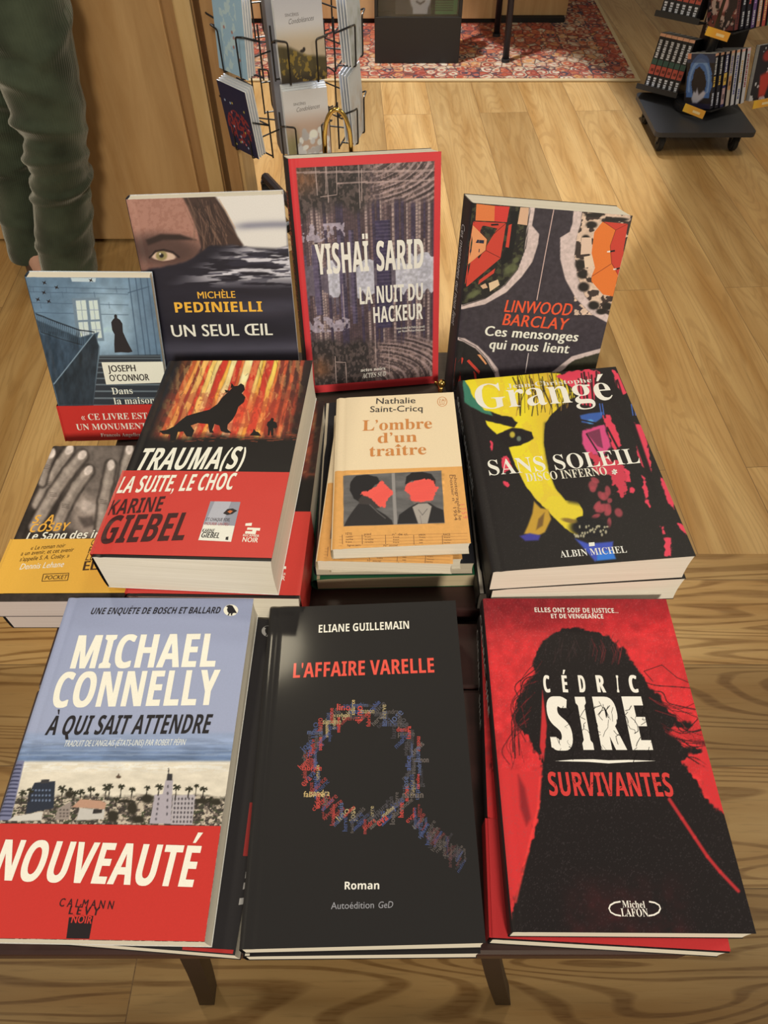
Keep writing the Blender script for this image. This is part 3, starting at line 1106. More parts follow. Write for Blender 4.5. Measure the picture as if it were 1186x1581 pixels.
for (na, z0, k, zi) in POCKETS:
    n = Vector((math.cos(na), math.sin(na), 0)); t = Vector((-n.y, n.x, 0))
    def W3(a, o, z):
        return n * (AP + o) + t * a + Vector((0, 0, z))
    b = MB()
    r = 0.0022
    for s in (-1, 1):
        b.tube(rounded([W3(s * 0.034, -0.03, z0 - 0.004), W3(s * 0.034, 0.017, z0 - 0.004), W3(s * 0.034, 0.017, z0 + 0.088), W3(s * 0.062, 0.017, z0 + 0.094), W3(s * 0.064, -0.028, z0 + 0.075)], 0.006, 3), r, 6)
        b.tube([W3(s * 0.064, -0.028, z0 + 0.11), W3(s * 0.064, -0.028, z0 - 0.008)], r, 6)
    b.tube([W3(-0.064, -0.028, z0 - 0.004), W3(0.064, -0.028, z0 - 0.004)], r, 6)
    b.tube([W3(-0.064, -0.028, z0 + 0.075), W3(0.064, -0.028, z0 + 0.075)], r, 6)
    b.tube([W3(0, -0.028, z0 + 0.02), n * 0.008 + Vector((0, 0, z0 + 0.02))], r, 6)
    b.build('wire_pocket', M_BLACKM, rack)


def card_art(kind):
    a = Art(.112, .168, [(0, 1), (1, 1), (1, 0), (0, 0)], 70, 100, (214, 204, 192))
    x, y = a.x, a.y
    rnd = random.Random(kind)
    if kind == 0:       # dusk field
        a.mix(sstep(.25, .55, y), (196, 172, 140)); a.mix(sstep(.5, .0, y) * .5, (170, 164, 166))
        m = a.poly([(-.1, .52), (.25, .56), (.6, .68), (1.1, .72), (1.1, 1.1), (-.1, 1.1)], (84, 72, 46), .03)
        a.mix(m * sstep(.82, 1.0, y), (52, 44, 36)); a.mix(m * (fbm(x * 14, y * 14, 3) > .56) * .6, (176, 140, 54))
        a.ell(.55, .60, .03, .025, (50, 42, 38), .3); a.ell(.51, .62, .05, .02, (50, 42, 38), .3)
    elif kind == 1:     # white pebbles
        a.mix(sstep(.2, .55, y), (190, 158, 134)); a.mix(sstep(.35, .2, x) * sstep(.4, .8, y) * .8, (132, 124, 78)); a.mix(sstep(.85, 1, y), (176, 116, 90))
        for q in range(34):
            cx, cy = rnd.uniform(.25, .95), rnd.uniform(.58, .95)
            a.ell(cx, cy, rnd.uniform(.05, .09), rnd.uniform(.035, .06), rnd.choice(((228, 220, 208), (206, 198, 188), (182, 172, 162))), .2, rnd.uniform(-40, 40))
        a.ell(.62, .62, .10, .06, (234, 226, 214), .2)
    elif kind == 2:     # pale blue
        a.col[:] = (164, 190, 200); a.mix((fbm(x * 9, y * 12, 4) > .56) * .6 * (np.abs(x - .5) < .28), (210, 220, 222))
        for q in range(6):
            a.ell(rnd.uniform(.3, .8), rnd.uniform(.4, .8), .03, .02, (176, 120, 104), .4)
    elif kind == 3:     # midnight blue with red blossom
        a.col[:] = (44, 42, 66); a.mix((fbm(x * 18, y * 22, 6, 3) > .52) * (np.hypot((x - .5) / .42, (y - .62) / .26) < 1), (150, 54, 54))
        for q in range(14):
            a.ell(rnd.uniform(.1, .9), rnd.uniform(.25, .95), .025, .018, rnd.choice(((196, 172, 80), (176, 190, 214), (206, 120, 120))), .3)
    else:               # watercolour grey green
        a.col[:] = (206, 204, 196); a.mix((fbm(x * 6, y * 9, 9 + kind) - .3) * 1.4 * sstep(.1, .6, y), (150, 150, 128) if kind == 4 else (184, 158, 134))
    if kind in (0, 1):
        D = (110, 100, 96)
        a.tr = (0, 0, 1.0)
        a.text('SINCÈRES', (.22, .20), (.50, .20), .035, D)
        a.text('Condoléances', (.27, .29), (.80, .27), .06, (70, 62, 60), slant=.35, offset=-.008)
    return a


CARD_KIND = {(0, 1): 0, (0, 0): 1, (5, 1): 2, (5, 0): 3, (1, 1): 4, (1, 0): 5}
CARD_LABEL = {0: 'condolence card with a dusk hillside in the upper front wire pocket', 1: 'condolence card with white pebbles in the lower front wire pocket', 2: 'pale blue card at the left side of the wire rack',
              3: 'midnight blue card with a red blossom at the left of the wire rack', 4: 'grey green watercolour card high on the right of the wire rack', 5: 'beige watercolour card low on the right of the wire rack'}
M_CARD = print_mat('printed_card', 0.5)
M_ENV = plain('white_envelope', (226, 218, 208), 0.7)
for (na, z0, k, zi) in POCKETS:
    if (k, zi) not in CARD_KIND:
        continue
    kd = CARD_KIND[(k, zi)]
    n = Vector((math.cos(na), math.sin(na), 0)); t = Vector((-n.y, n.x, 0))
    a = card_art(kd)
    M4 = Matrix(((t.x, -n.x, 0, 0), (t.y, -n.y, 0, 0), (0, 0, 1, 0), (0, 0, 0, 1)))
    lean = Matrix.Rotation(R(-4.0 if kd != 3 else 5.0), 4, 'X')
    for j in range(4):
        off = AP + 0.0105 - j * 0.0075
        org = Vector((AX, AY, z0 + j * 0.0025)) + n * off
        lab = CARD_LABEL[kd] if j == 0 else 'white envelope behind the ' + {0: 'dusk hillside card', 1: 'white pebbles card', 2: 'pale blue card', 3: 'midnight blue card', 4: 'grey green watercolour card', 5: 'beige watercolour card'}[kd] + ' on the wire rack'
        root = thing('greeting_card' if j == 0 else 'envelope', lab, 'card' if j == 0 else 'envelope', group=None if j == 0 else lab.replace('white envelope', 'envelopes'), mtx=Matrix.Translation(org) @ M4 @ lean @ Matrix.Translation((-.056, 0, 0)))
        bk = np.array([(0, 0, 0), (.112, 0, 0), (.112, 0, .168), (0, 0, .168), (0, -.003, 0), (.112, -.003, 0), (.112, -.003, .168), (0, -.003, .168)]) + np.array([0, .0001, 0])
        if j == 0:
            sheet_mesh('printed_front', a, lambda x, y, h: np.stack([x, -.0031 - h + 0 * x, y + 0 * x], -1), M_CARD, root)
            link_mesh('card_back', bk, [(0, 1, 2, 3), (7, 6, 5, 4), (0, 4, 5, 1), (1, 5, 6, 2), (2, 6, 7, 3), (3, 7, 4, 0)], M_ENV, root)
        else:
            link_mesh('sleeve', bk, [(0, 1, 2, 3), (7, 6, 5, 4), (0, 4, 5, 1), (1, 5, 6, 2), (2, 6, 7, 3), (3, 7, 4, 0)], M_ENV, root)
# ------------------------------------------------------------------ printed covers
Z5 = (20, 270, 2.6356); Z6 = (420, 180, 3.593); Z7 = (680, 280, 2.965); Z8 = (0, 540, 2.372)
Y1 = (460, 570, 3.706); Y2 = (690, 540, 2.965); Y3 = (0, 900, 2.824); Y4 = (0, 1180, 2.824)
Y5 = (350, 900, 2.758); Y6 = (350, 1200, 2.695); Y7 = (720, 900, 2.545); Y8 = (720, 1200, 2.545)


def sub_sheet(a, v0, v1, nu, nv, base):
    q = happly(a.to_trace, [(0, v0), (1, v0), (1, v1), (0, v1)])
    s = Art(a.W, a.H * (v1 - v0), q, nu, nv, base)
    s.v0 = v0 * a.H
    s.zoom(*a.tr)
    return s


def art_coast(d):
    """Blue-grey cover: sea, beach and seaside town."""
    a = Art(.150, .236, [(-63, 1448), (315, 1455), (391, 923), (105, 922)], d * 3, int(d * 4.2), (158, 160, 178), Y3)
    y = a.y
    a.mix(sstep(560, 100, y) * .6, (150, 152, 172))
    a.mix(sstep(640, 665, y), (146, 155, 176))
    a.mix(sstep(665, 765, y), (104, 120, 146))
    a.mottle(.22, .012, .09, 4, sstep(650, 700, y))
    m = sstep(768, 784, y)
    a.mix(m, (222, 205, 178))
    st = sstep(776, 790, y) * (1 - sstep(800, 840, y)) * (a.n(.02, .25, 8) > .5)
    a.mix(st * .6, (236, 226, 208))
    a.mottle(.08, .02, .05, 9, m)
    for k, (yy, s) in enumerate(((730, 3), (748, 4), (700, 2))):
        a.mix((np.abs(y - yy - 6 * (a.n(.01, .01, 20 + k) - .5)) < s) * .35, (170, 178, 190))
    a.zoom(*Y4)
    town = sstep(128, 150, a.y + 30 * (a.n(.03, .02, 31) - .5))
    a.mix(town, (62, 54, 48))
    pat = (a.n(.06, .09, 33, 2) > .52) * town
    a.mix(pat, (196, 176, 150))
    a.mix(((a.n(.11, .16, 35, 2) > .62) * town), (120, 104, 90))
    a.mix(((a.n(.05, .2, 36, 2) > .66) * town), (70, 72, 50))
    # left tower, dark blocks, white hotel with tower
    a.poly([(58, -18), (105, -18), (45, 240), (-20, 245)], (120, 118, 140), 2)
    for k in range(14):
        t = k / 14
        a.line([(62 - t * 70, 2 + t * 235), (92 - t * 52, 2 + t * 235)], 7, (60, 60, 82), 1.5)
    a.poly([(150, 78), (240, 72), (232, 190), (112, 215), (122, 130)], (42, 46, 56), 2)
    a.poly([(178, 66), (215, 64), (212, 80), (176, 82)], (60, 56, 56), 1.5)
    for k in range(6):
        for j in range(3):
            a.ell(140 + k * 15, 112 + j * 22, 4, 5, (110, 120, 140), .3)
    a.poly([(252, 190), (310, 160), (300, 240), (235, 242)], (150, 132, 118), 2)
    a.poly([(312, 185), (350, 150), (440, 158), (462, 168), (455, 195), (380, 190)], (186, 140, 112), 2)
    a.poly([(345, 190), (455, 196), (450, 238), (330, 244)], (196, 184, 168), 2)
    a.poly([(405, 196), (445, 196), (442, 212), (402, 214)], (50, 44, 42), 1.5)
    a.poly([(720, 68), (752, 68), (742, 260), (650, 258), (672, 132), (708, 128)], (172, 158, 158), 1.5)
    a.poly([(728, 40), (750, 40), (749, 70), (724, 70)], (52, 48, 48), 2)
    a.line([(733, 16), (733, 44)], 5, (52, 48, 48), 1)
    a.poly([(752, 134), (850, 132), (836, 264), (742, 262)], (176, 162, 158), 1.5)
    for k in range(6):
        for j in range(6):
            a.ell(762 + j * 15 - k * 1.5, 150 + k * 20, 4, 6, (74, 66, 68), .3)
    for k in range(5):
        a.ell(690 - k * 3, 150 + k * 22, 4, 6, (88, 80, 82), .3)
        a.ell(730 - k * 1, 96 + k * 30, 4, 7, (88, 80, 82), .3)
    for k in range(9):
        a.ell(262 + (k % 3) * 15, 198 + (k // 3) * 14, 5, 4, (90, 78, 70), .3)
    rnd = random.Random(4)
    for (px, py, h, r) in ((97, 122, 55, 17), (130, 112, 50, 14), (272, 104, 45, 20), (306, 106, 40, 7), (352, 118, 30, 16), (322, 124, 30, 16), (396, 106, 40, 15), (462, 98, 55, 19),
                           (478, 92, 50, 14), (422, 130, 20, 7), (528, 94, 55, 13), (575, 108, 50, 13), (640, 100, 40, 12), (692, 96, 40, 17), (768, 98, 60, 17), (822, 106, 40, 15), (855, 92, 45, 9), (886, 106, 45, 15),
                           (915, 150, 30, 14), (505, 150, 30, 12)):
        a.line([(px, py), (px - h * .12, py + h)], 4.5, (46, 38, 30), 1)
        for k in range(11):
            t = 2 * math.pi * k / 11 + rnd.random()
            a.line([(px, py), (px + math.cos(t) * r, py + math.sin(t) * r * .75 + 2)], 5, (44, 42, 30), 1.5)
    for (px, py, rx, ry) in ((640, 150, 26, 20), (545, 160, 30, 8), (575, 190, 22, 30), (600, 240, 30, 16), (490, 225, 24, 26), (880, 160, 30, 12), (940, 165, 24, 14), (300, 130, 18, 16)):
        a.ell(px, py, rx, ry, (48, 42, 32), .35)
    a.poly([(60, 225), (185, 205), (180, 244), (30, 246)], (206, 194, 176), 2)
    a.ell(515, 54, 11, 7, (90, 70, 54), .3); a.line([(515, 42), (515, 56)], 6, (90, 70, 54))
    a.zoom(*Y3)
    CR = (243, 230, 205); BK = (38, 34, 36)
    a.text('UNE ENQUÊTE DE BOSCH ET BALLARD', (392, 135), (955, 131), 27, BK, 'sansb', slant=.18)
    ang = np.linspace(0, 2 * math.pi, 28, endpoint=False)
    a.shape([(1005 + 32 * math.cos(t), 117 - 25 * math.sin(t)) for t in ang], (244, 232, 210), 1)
    a.shape([(984, 100), (992, 96), (1000, 94), (1012, 97), (1018, 106), (1024, 117), (1032, 131), (1022, 129), (1014, 130), (1010, 138), (1014, 140), (1005, 140), (1005, 131), (1001, 131), (997, 138), (1000, 140),
             (990, 140), (996, 130), (990, 122), (988, 112), (992, 106)], BK, 2)
    a.text('MICHAEL', (303, 372), (935, 364), 140, CR, 'sansb', bold=.025)
    a.text('CONNELLY', (216, 542), (940, 531), 148, CR, 'sansb', bold=.025)
    a.text('À QUI SAIT ATTENDRE', (193, 662), (906, 655), 80, BK, 'sansb', bold=.01, slant=.13)
    a.text("TRADUIT DE L'ANGLAIS (ÉTATS-UNIS) PAR ROBERT PÉPIN", (275, 712), (803, 706), 25, (226, 220, 214), bold=.01, slant=.15)
    a.zoom(*Y4)
    v1 = float(a.sheet([(972, 270)])[0][1])
    b = sub_sheet(a, 0.001, v1, 24, 16, (196, 50, 42))
    b.zoom(*Y4)
    b.text('NOUVEAUTÉ', (-42, 504), (838, 537), 168, (240, 226, 200), 'sansb', bold=.02, slant=.06)
    b.shape([(300, 668), (406, 662), (388, 762), (288, 760)], (34, 26, 28), 1)
    b.text('C A L M A N N', (255, 620), (490, 633), 34, (52, 26, 28), bold=.02)
    b.text('L É V Y', (297, 654), (428, 660), 34, (44, 26, 28), bold=.04)
    b.text('NOIR', (308, 692), (398, 696), 32, (200, 56, 46), bold=.03, layer=3)
    return a, b


def art_raven(d):
    """Black cover of the same series, a raven in a grey disc at its head."""
    a = Art(.150, .236, [(-63, 1448), (315, 1455), (391, 923), (105, 922)], d, int(d * 1.5), (42, 38, 38), Y3)
    ang = np.linspace(0, 2 * math.pi, 28, endpoint=False)
    a.shape([(1005 + 32 * math.cos(t), 117 - 25 * math.sin(t)) for t in ang], (170, 160, 148), 1)
    a.shape([(984, 100), (992, 96), (1000, 94), (1012, 97), (1018, 106), (1024, 117), (1032, 131), (1022, 129), (1014, 130), (1010, 138), (1005, 140), (1001, 131), (997, 138), (990, 140), (996, 130), (990, 122), (988, 112), (992, 106)], (36, 32, 32), 2)
    a.zoom(*Y4)
    a.shape([(940, 90), (990, 90), (960, 330), (915, 330)], (150, 44, 40), 1)
    for (x0, y0) in ((930, 400), (922, 450), (905, 520)):
        a.shape([(x0, y0), (x0 + 30, y0 - 4), (x0 + 24, y0 + 26), (x0 - 4, y0 + 30)], (168, 158, 146), 1)
    a.shape([(330, 735), (430, 738), (425, 763), (322, 761)], (228, 214, 188), 1)
    a.shape([(650, 752), (884, 752), (880, 770), (650, 766)], (176, 46, 42), 1)
    return a


def art_words(d):
    """Black cover: a magnifying glass written in first names."""
    a = Art(.149, .236, [(370, 1466), (750, 1456), (703, 926), (417, 938)], d, int(d * 1.5), (34, 31, 30), Y5)
    a.text('ELIANE GUILLEMAIN', (390, 211), (776, 193), 33, (240, 228, 206), 'sansb')
    a.text("L'AFFAIRE VARELLE", (281, 404), (884, 380), 62, (232, 84, 66), 'sansb', bold=.012)
    names = ('caroline fabrice marcus lino jose herve andrea maurice capucine mathieu paul-henri frederic matthias alice simone meline sandra manon eva '
             'marie louis sylvain hugo claire andre sophie nathan laura denis pierre').split()
    rnd = random.Random(12)
    reds = [(178, 66, 58), (196, 70, 60), (150, 62, 56)]
    cool = [(74, 84, 124), (66, 74, 104), (84, 92, 120)]
    dim = [(92, 82, 76), (104, 92, 84), (78, 72, 72), (70, 64, 66)]
    gold = [(204, 172, 112), (170, 148, 104)]
    # ring of words
    for (cx, cy, rx, ry, n, scl) in ((582, 782, 246, 256, 58, 1.0), (582, 782, 222, 228, 50, 1.0), (582, 782, 202, 205, 44, .9)):
        for k in range(n):
            t = 2 * math.pi * (k + rnd.random() * .5) / n
            px, py = cx + rx * math.cos(t), cy + ry * math.sin(t)
            left = math.cos(t) < .2
            c = rnd.choice((reds * 3 + cool * 2 + gold * 1 + dim) if left else (dim * 4 + reds + cool * 2 + gold[1:]))
            w = rnd.choice(names)
            L = min(22 + 11 * len(w), 100) * rnd.uniform(.7, 1.05) * scl
            ang = rnd.choice((90, 90, 45, -90, 0) if abs(math.cos(t)) > .5 else (45, 90, 0, 45))
            if math.sin(t) > .6:
                ang = rnd.choice((40, 45, 90))
            if abs(ang) == 90 or abs(math.sin(t)) > .8:
                L = min(L, 64)
            dx, dy = math.cos(R(ang)) * L / 2, -math.sin(R(ang)) * L / 2
            a.text(w, (px - dx, py - dy), (px + dx, py + dy), L / len(w) * 1.9, c, bold=.03 if rnd.random() < .5 else .01, layer=1 + (k % 3) * .3)
    a.zoom(*Y6)
    for k in range(70):
        t = k / 69
        px, py = 775 + t * 215 + rnd.uniform(-26, 26), 160 + t * 200 + rnd.uniform(-26, 26)
        w = rnd.choice(names)
        L = rnd.uniform(36, 66)
        ang = rnd.choice((90, 90, 45, 60))
        dx, dy = math.cos(R(ang)) * L / 2, -math.sin(R(ang)) * L / 2
        a.text(w, (px - dx, py - dy), (px + dx, py + dy), L / len(w) * 1.5, rnd.choice(dim + cool[:2] + [(96, 62, 60), (120, 66, 62)] if t > .3 else cool + dim + reds), layer=1 + (k % 3) * .3)
    a.text('Roman', (490, 467), (634, 466), 32, (236, 224, 202), 'sansb')
    a.text('Autoédition', (433, 549), (612, 545), 28, (150, 144, 142))
    a.text('GeD', (629, 545), (690, 543), 27, (150, 144, 142), slant=.2)
    return a


def art_woman_red(d):
    """Red cover: back view of a woman with dark blown hair."""
    a = Art(.149, .236, [(793, 1439), (1169, 1441), (1029, 924), (746, 923)], d * 3, int(d * 4.2), (204, 44, 46), Y7)
    a.mix(sstep(250, 40, a.y + 160 * (a.n(.006, .006, 3) - .5)), (150, 34, 40))
    a.mix(sstep(500, 900, a.y) * .5, (222, 52, 52))
    a.mix(sstep(600, 300, a.x) * sstep(300, 100, a.y) * .5, (128, 30, 36))
    a.mottle(.16, .03, .03, 6)
    a.mix((a.n(.35, .35, 9, 2) > .73) * .25, (236, 120, 110))
    K = (27, 21, 22)
    hair = [(262, 330), (275, 270), (310, 215), (370, 185), (440, 175), (520, 192), (580, 222), (630, 270), (665, 325), (700, 385), (760, 440), (800, 500), (850, 545), (905, 552), (880, 572), (812, 556), (800, 590),
            (850, 640), (945, 660), (880, 672), (850, 700), (900, 770), (960, 860), (1020, 920), (1110, 1150), (1160, 1300), (1250, 1560), (160, 1560), (190, 1230), (250, 1040), (290, 916), (285, 830), (300, 700), (312, 600),
            (290, 690), (240, 600), (190, 560), (182, 520), (215, 440), (240, 385), (275, 355)]
    a.poly(hair, K, 5, wob=14, wf=.05)
    rnd = random.Random(2)
    for k in range(46):     # loose strands
        t = rnd.random()
        if k < 22:
            x0, y0 = 300 - 60 * t, 300 + 260 * t
            p = [(x0, y0), (x0 - rnd.uniform(20, 70), y0 + rnd.uniform(10, 60)), (x0 - rnd.uniform(40, 120), y0 + rnd.uniform(70, 150)), (x0 - rnd.uniform(20, 90), y0 + rnd.uniform(150, 230))]
        else:
            x0, y0 = 680 + 140 * t, 360 + 300 * t
            p = [(x0, y0), (x0 + rnd.uniform(40, 70), y0 + rnd.uniform(0, 50)), (x0 + rnd.uniform(80, 150), y0 + rnd.uniform(20, 80)), (x0 + rnd.uniform(130, 220), y0 + rnd.uniform(10, 110))]
        p = [tuple(q)[:2] for q in rounded([(x, y, 0) for x, y in p], 60, 4)]
        a.line(p, rnd.uniform(1.5, 5), K if rnd.random() < .6 else (110, 26, 30), 1.2, .8)
    a.line([(735, 385), (700, 345), (770, 320), (830, 370), (890, 395)], 2.5, K, 1)
    for k in range(14):     # reddish shine in the hair
        x0 = rnd.uniform(480, 610); y0 = rnd.uniform(205, 250)
        a.line([(x0, y0), (x0 + 12, y0 + 30), (x0 + 4, y0 + 70)], 2.5, (150, 40, 44), 1.5, .5)
    for k in range(24):
        x0 = rnd.uniform(310, 600); y0 = rnd.uniform(195, 260)
        a.line([(x0, y0), (x0 + rnd.uniform(-30, 30), y0 + 60)], 2, (62, 40, 40), 1.5, .6)
    # left arm and light along the back
    a.poly([(300, 420), (318, 560), (306, 700), (290, 640), (296, 540)], (196, 44, 46), 4)
    a.poly([(300, 720), (290, 800), (240, 880), (215, 850), (205, 900), (230, 1000), (160, 1200), (120, 900)], (214, 50, 50), 8, wob=5)
    a.line([(300, 780), (262, 830), (240, 900), (262, 960)], 5, (96, 26, 30), 3, .7)
    a.zoom(*Y8)
    a.poly([(125, -40), (290, -20), (288, 110), (262, 190), (240, 300), (215, 400), (190, 500), (175, 420), (150, 180)], (206, 48, 48), 8, wob=6, wf=.02)
    a.poly([(205, -10), (232, 40), (255, 160), (238, 190), (214, 120)], (140, 32, 36), 10)
    a.line([(292, 0), (284, 120), (248, 270), (222, 380), (196, 490)], 9, (238, 62, 56), 5, .7)
    a.poly([(925, -120), (960, -120), (1015, 125), (960, 90), (930, 40)], (206, 46, 48), 16, wob=20)
    a.line([(800, 85), (850, 160), (900, 235), (950, 310), (1000, 370), (1072, 446)], 13, (196, 44, 46), 4, .9)
    a.mix(sstep(330, 520, a.y) * sstep(300, 160, np.abs(a.x - 640)) * (a.n(.02, .02, 41) - .2), (70, 26, 28))
    a.mix((a.n(.3, .3, 44, 2) > .76) * .25, (110, 96, 92))
    a.zoom(*Y7)
    CR = (238, 224, 202)
    a.text('ELLES ONT SOIF DE JUSTICE...', (270, 113), (599, 116), 18, CR, 'sansb')
    a.text('ET DE VENGEANCE', (335, 137), (541, 138), 17, CR, 'sansb')
    xs = (303, 377, 443, 514, 590, 643)
    ws = (30, 25, 30, 38, 13, 38)
    for ch, x0, w in zip('CÉDRIC', xs, ws):
        a.text(ch, (x0 + 4, 428), (x0 + w, 429), 66, CR, 'sansb', bold=.04)
    for ch, x0, x1, xt in (('S', 338, 428, 0), ('I', 462, 504, 0), ('R', 534, 634, 0), ('E', 655, 736, 0)):
        a.text(ch, (x0, 655), (x1, 655), 206, CR, 'sansb', bold=.07)
    for k in range(46):     # cracks through the big letters
        x0, y0 = rnd.uniform(330, 735), rnd.uniform(455, 650)
        p = [(x0, y0)]
        for j in range(4):
            p.append((p[-1][0] + rnd.uniform(-16, 18), p[-1][1] + rnd.uniform(2, 22)))
        a.stroke(p, rnd.uniform(1.0, 2.6), K, 3.4)
    a.shape([(350, 699), (420, 693), (500, 692), (560, 696), (640, 694), (746, 698), (640, 703), (560, 708), (480, 702)], CR, 2)
    a.text('SURVIVANTES', (330, 835), (820, 838), 92, (206, 58, 52), 'sansb', bold=.012)
    for k in range(40):
        x0, y0 = rnd.uniform(335, 815), rnd.uniform(760, 830)
        a.stroke([(x0, y0), (x0 + rnd.uniform(-8, 8), y0 + rnd.uniform(3, 10)), (x0 + rnd.uniform(-8, 8), y0 + rnd.uniform(10, 16))], rnd.uniform(1, 2.4), K, 3.4)
    a.zoom(*Y8)
    a.text('Michel', (617, 511), (706, 513), 27, CR, font='serif', offset=-.004)
    a.text('LAFON', (613, 546), (719, 547), 31, CR, font='serif', offset=-.004)
    arc = [(610 - 2, 488), (585, 492), (568, 502), (563, 515), (570, 530), (588, 540), (610, 544)]
    a.stroke(arc, 6, CR, 2)
    a.stroke([(1324 - x + 4, y) for x, y in arc], 6, CR, 2)
    v1 = float(a.sheet([(90, 215)])[0][1])
    b = sub_sheet(a, 0.004, .31, 6, 6, (186, 46, 46))
    return a, b


def art_face(d):
    """Black cover: half a woman's face in yellow, blue and pink splashes."""
    a = Art(.155, .238, [(761, 883), (1075, 853), (951, 561), (708, 587)], d * 3, int(d * 4.4), (36, 32, 31), Y2)
    Yl = (238, 212, 44)
    a.poly([(70, 120), (80, 240), (160, 285), (210, 300), (190, 250), (130, 200), (100, 120)], (62, 122, 96), 4, wob=3)
    a.poly([(82, 130), (200, 112), (310, 100), (430, 92), (520, 100), (560, 150), (585, 205), (520, 250), (478, 290), (452, 330), (444, 400), (452, 470), (470, 560), (500, 630), (545, 680), (598, 686), (625, 725), (622, 752),
            (590, 765), (620, 800), (600, 845), (540, 810), (470, 740), (400, 672), (350, 600), (312, 520), (284, 442), (340, 432), (396, 402), (388, 372), (330, 356), (262, 372), (228, 385), (185, 345), (178, 322),
            (250, 338), (310, 350), (322, 330), (300, 305), (230, 290), (170, 270), (120, 215)], Yl, 3, wob=4, wf=.04)
    a.mix(sstep(330, 460, a.x) * sstep(560, 300, a.y) * (1 - sstep(470, 520, a.x)) * (a.col[:, 0] > 180) * .55, (216, 166, 60))
    a.mix(sstep(560, 690, a.y) * (a.col[:, 0] > 180) * .35, (214, 178, 70))
    a.mix((a.n(.02, .02, 7) > .6) * (a.col[:, 0] > 180) * .3, (226, 176, 66))
    K = (34, 29, 29)
    a.poly([(185, 300), (235, 305), (290, 322), (318, 340), (270, 335), (200, 318)], K, 3)
    a.poly([(240, 395), (262, 368), (300, 352), (345, 356), (385, 372), (398, 398), (360, 412), (320, 432), (285, 442), (262, 425)], K, 4)
    a.ell(325, 398, 40, 22, (30, 28, 30), .3); a.ell(300, 384, 12, 14, (196, 172, 60), .4); a.ell(330, 402, 10, 12, (110, 118, 96), .4)
    a.poly([(450, 330), (520, 300), (640, 240), (640, 620), (620, 700), (560, 690), (500, 620), (462, 520), (448, 420)], K, 16)
    rnd = random.Random(8)
    for k in range(46):
        x0 = rnd.uniform(300, 560)
        a.line([(x0, rnd.uniform(90, 140)), (x0 + rnd.uniform(5, 30), 180), (x0 + rnd.uniform(-10, 50), rnd.uniform(220, 300))], rnd.uniform(1.5, 6), K if rnd.random() < .7 else (180, 130, 50), 1.5, .8)
    # ear and neck
    a.poly([(400, 690), (430, 720), (465, 725), (478, 770), (450, 830), (410, 852), (355, 838), (372, 800), (392, 745)], (196, 150, 52), 6)
    a.poly([(420, 770), (448, 740), (440, 800), (410, 820)], (120, 88, 46), 6)
    a.poly([(335, 850), (380, 836), (430, 845), (420, 868), (360, 872)], (66, 62, 140), 6)
    P = (226, 66, 84)
    for pts in ([(505, 110), (560, 88), (640, 78), (700, 88), (692, 170), (660, 250), (620, 240), (596, 190), (560, 150)], [(756, 78), (790, 92), (830, 175), (805, 195), (780, 150)], [(712, 290), (745, 288), (775, 350), (802, 425), (770, 448), (738, 370)],
                [(850, 315), (905, 338), (920, 420), (938, 548), (905, 530), (875, 470)], [(980, 570), (1012, 600), (1038, 660), (1040, 714), (1012, 690)], [(892, 560), (908, 570), (918, 640), (930, 708), (912, 690)],
                [(808, 530), (838, 540), (842, 590), (822, 590)], [(840, 615), (858, 618), (856, 650), (842, 640)], [(1060, 780), (1095, 790), (1110, 840), (1080, 820)], [(996, 850), (1025, 848), (1026, 930), (1000, 930)],
                [(976, 790), (992, 795), (1000, 830), (985, 826)], [(245, 490), (275, 478), (300, 540), (262, 560)], [(260, 600), (285, 600), (282, 628), (262, 622)], [(200, 415), (212, 420), (208, 460), (200, 440)]):
        a.poly(pts, P, 3, wob=9, wf=.06, seed=len(pts))
    a.poly([(620, 360), (720, 330), (752, 430), (720, 470), (650, 470), (624, 430)], (214, 76, 120), 5, wob=6)
    a.poly([(660, 470), (790, 500), (820, 560), (810, 660), (780, 640), (750, 560), (690, 560)], (206, 62, 76), 4, wob=26, wf=.05)
    for k in range(16):
        a.ell(rnd.uniform(665, 790), rnd.uniform(580, 790), rnd.uniform(8, 26), rnd.uniform(8, 24), (178, 72, 78), .3, rnd.uniform(0, 90), .8)
    for k in range(26):
        x0 = rnd.uniform(600, 800)
        a.line([(x0, rnd.uniform(80, 130)), (x0 + rnd.uniform(0, 40), rnd.uniform(160, 300))], rnd.uniform(3, 10), K, 2, .85)
    a.poly([(640, 370), (700, 350), (716, 440), (690, 430)], K, 3, .5)
    a.line([(640, 375), (700, 470)], 7, K, 2); a.line([(735, 345), (790, 450)], 9, K, 2); a.line([(770, 250), (850, 330), (960, 650)], 26, K, 5)
    a.poly([(610, 290), (650, 280), (716, 272), (710, 300), (670, 330), (618, 322)], (60, 92, 156), 4)
    a.ell(658, 318, 14, 10, (92, 160, 206), .4); a.line([(612, 310), (710, 330)], 7, K, 2)
    for x0 in (700, 712, 845, 858):
        a.line([(x0, 235), (x0 + 8, 285)], 4, (70, 110, 190), 1.5)
    # mouth, teeth, chin
    a.ell(655, 805, 90, 46, (30, 28, 30), .25)
    a.ell(560, 775, 34, 10, (140, 110, 50), .4, 10)
    for k in range(26):
        t = k / 25
        a.ell(585 + 150 * t, 800 + rnd.uniform(-8, 50), rnd.uniform(3, 6), rnd.uniform(4, 9), (176, 164, 130), .5)
    a.poly([(588, 858), (650, 880), (762, 868), (760, 900), (715, 930), (680, 962), (640, 915)], (66, 82, 172), 6)
    a.poly([(690, 920), (760, 905), (775, 948), (688, 958)], (52, 118, 200), 5)
    a.mix((a.n(.4, .4, 15, 2) > .78) * .12, (160, 150, 150))
    W = (238, 226, 206)
    a.text('Jean-Christophe', (276, 172), (665, 136), 21, (226, 214, 190), font='serif', offset=-.004)
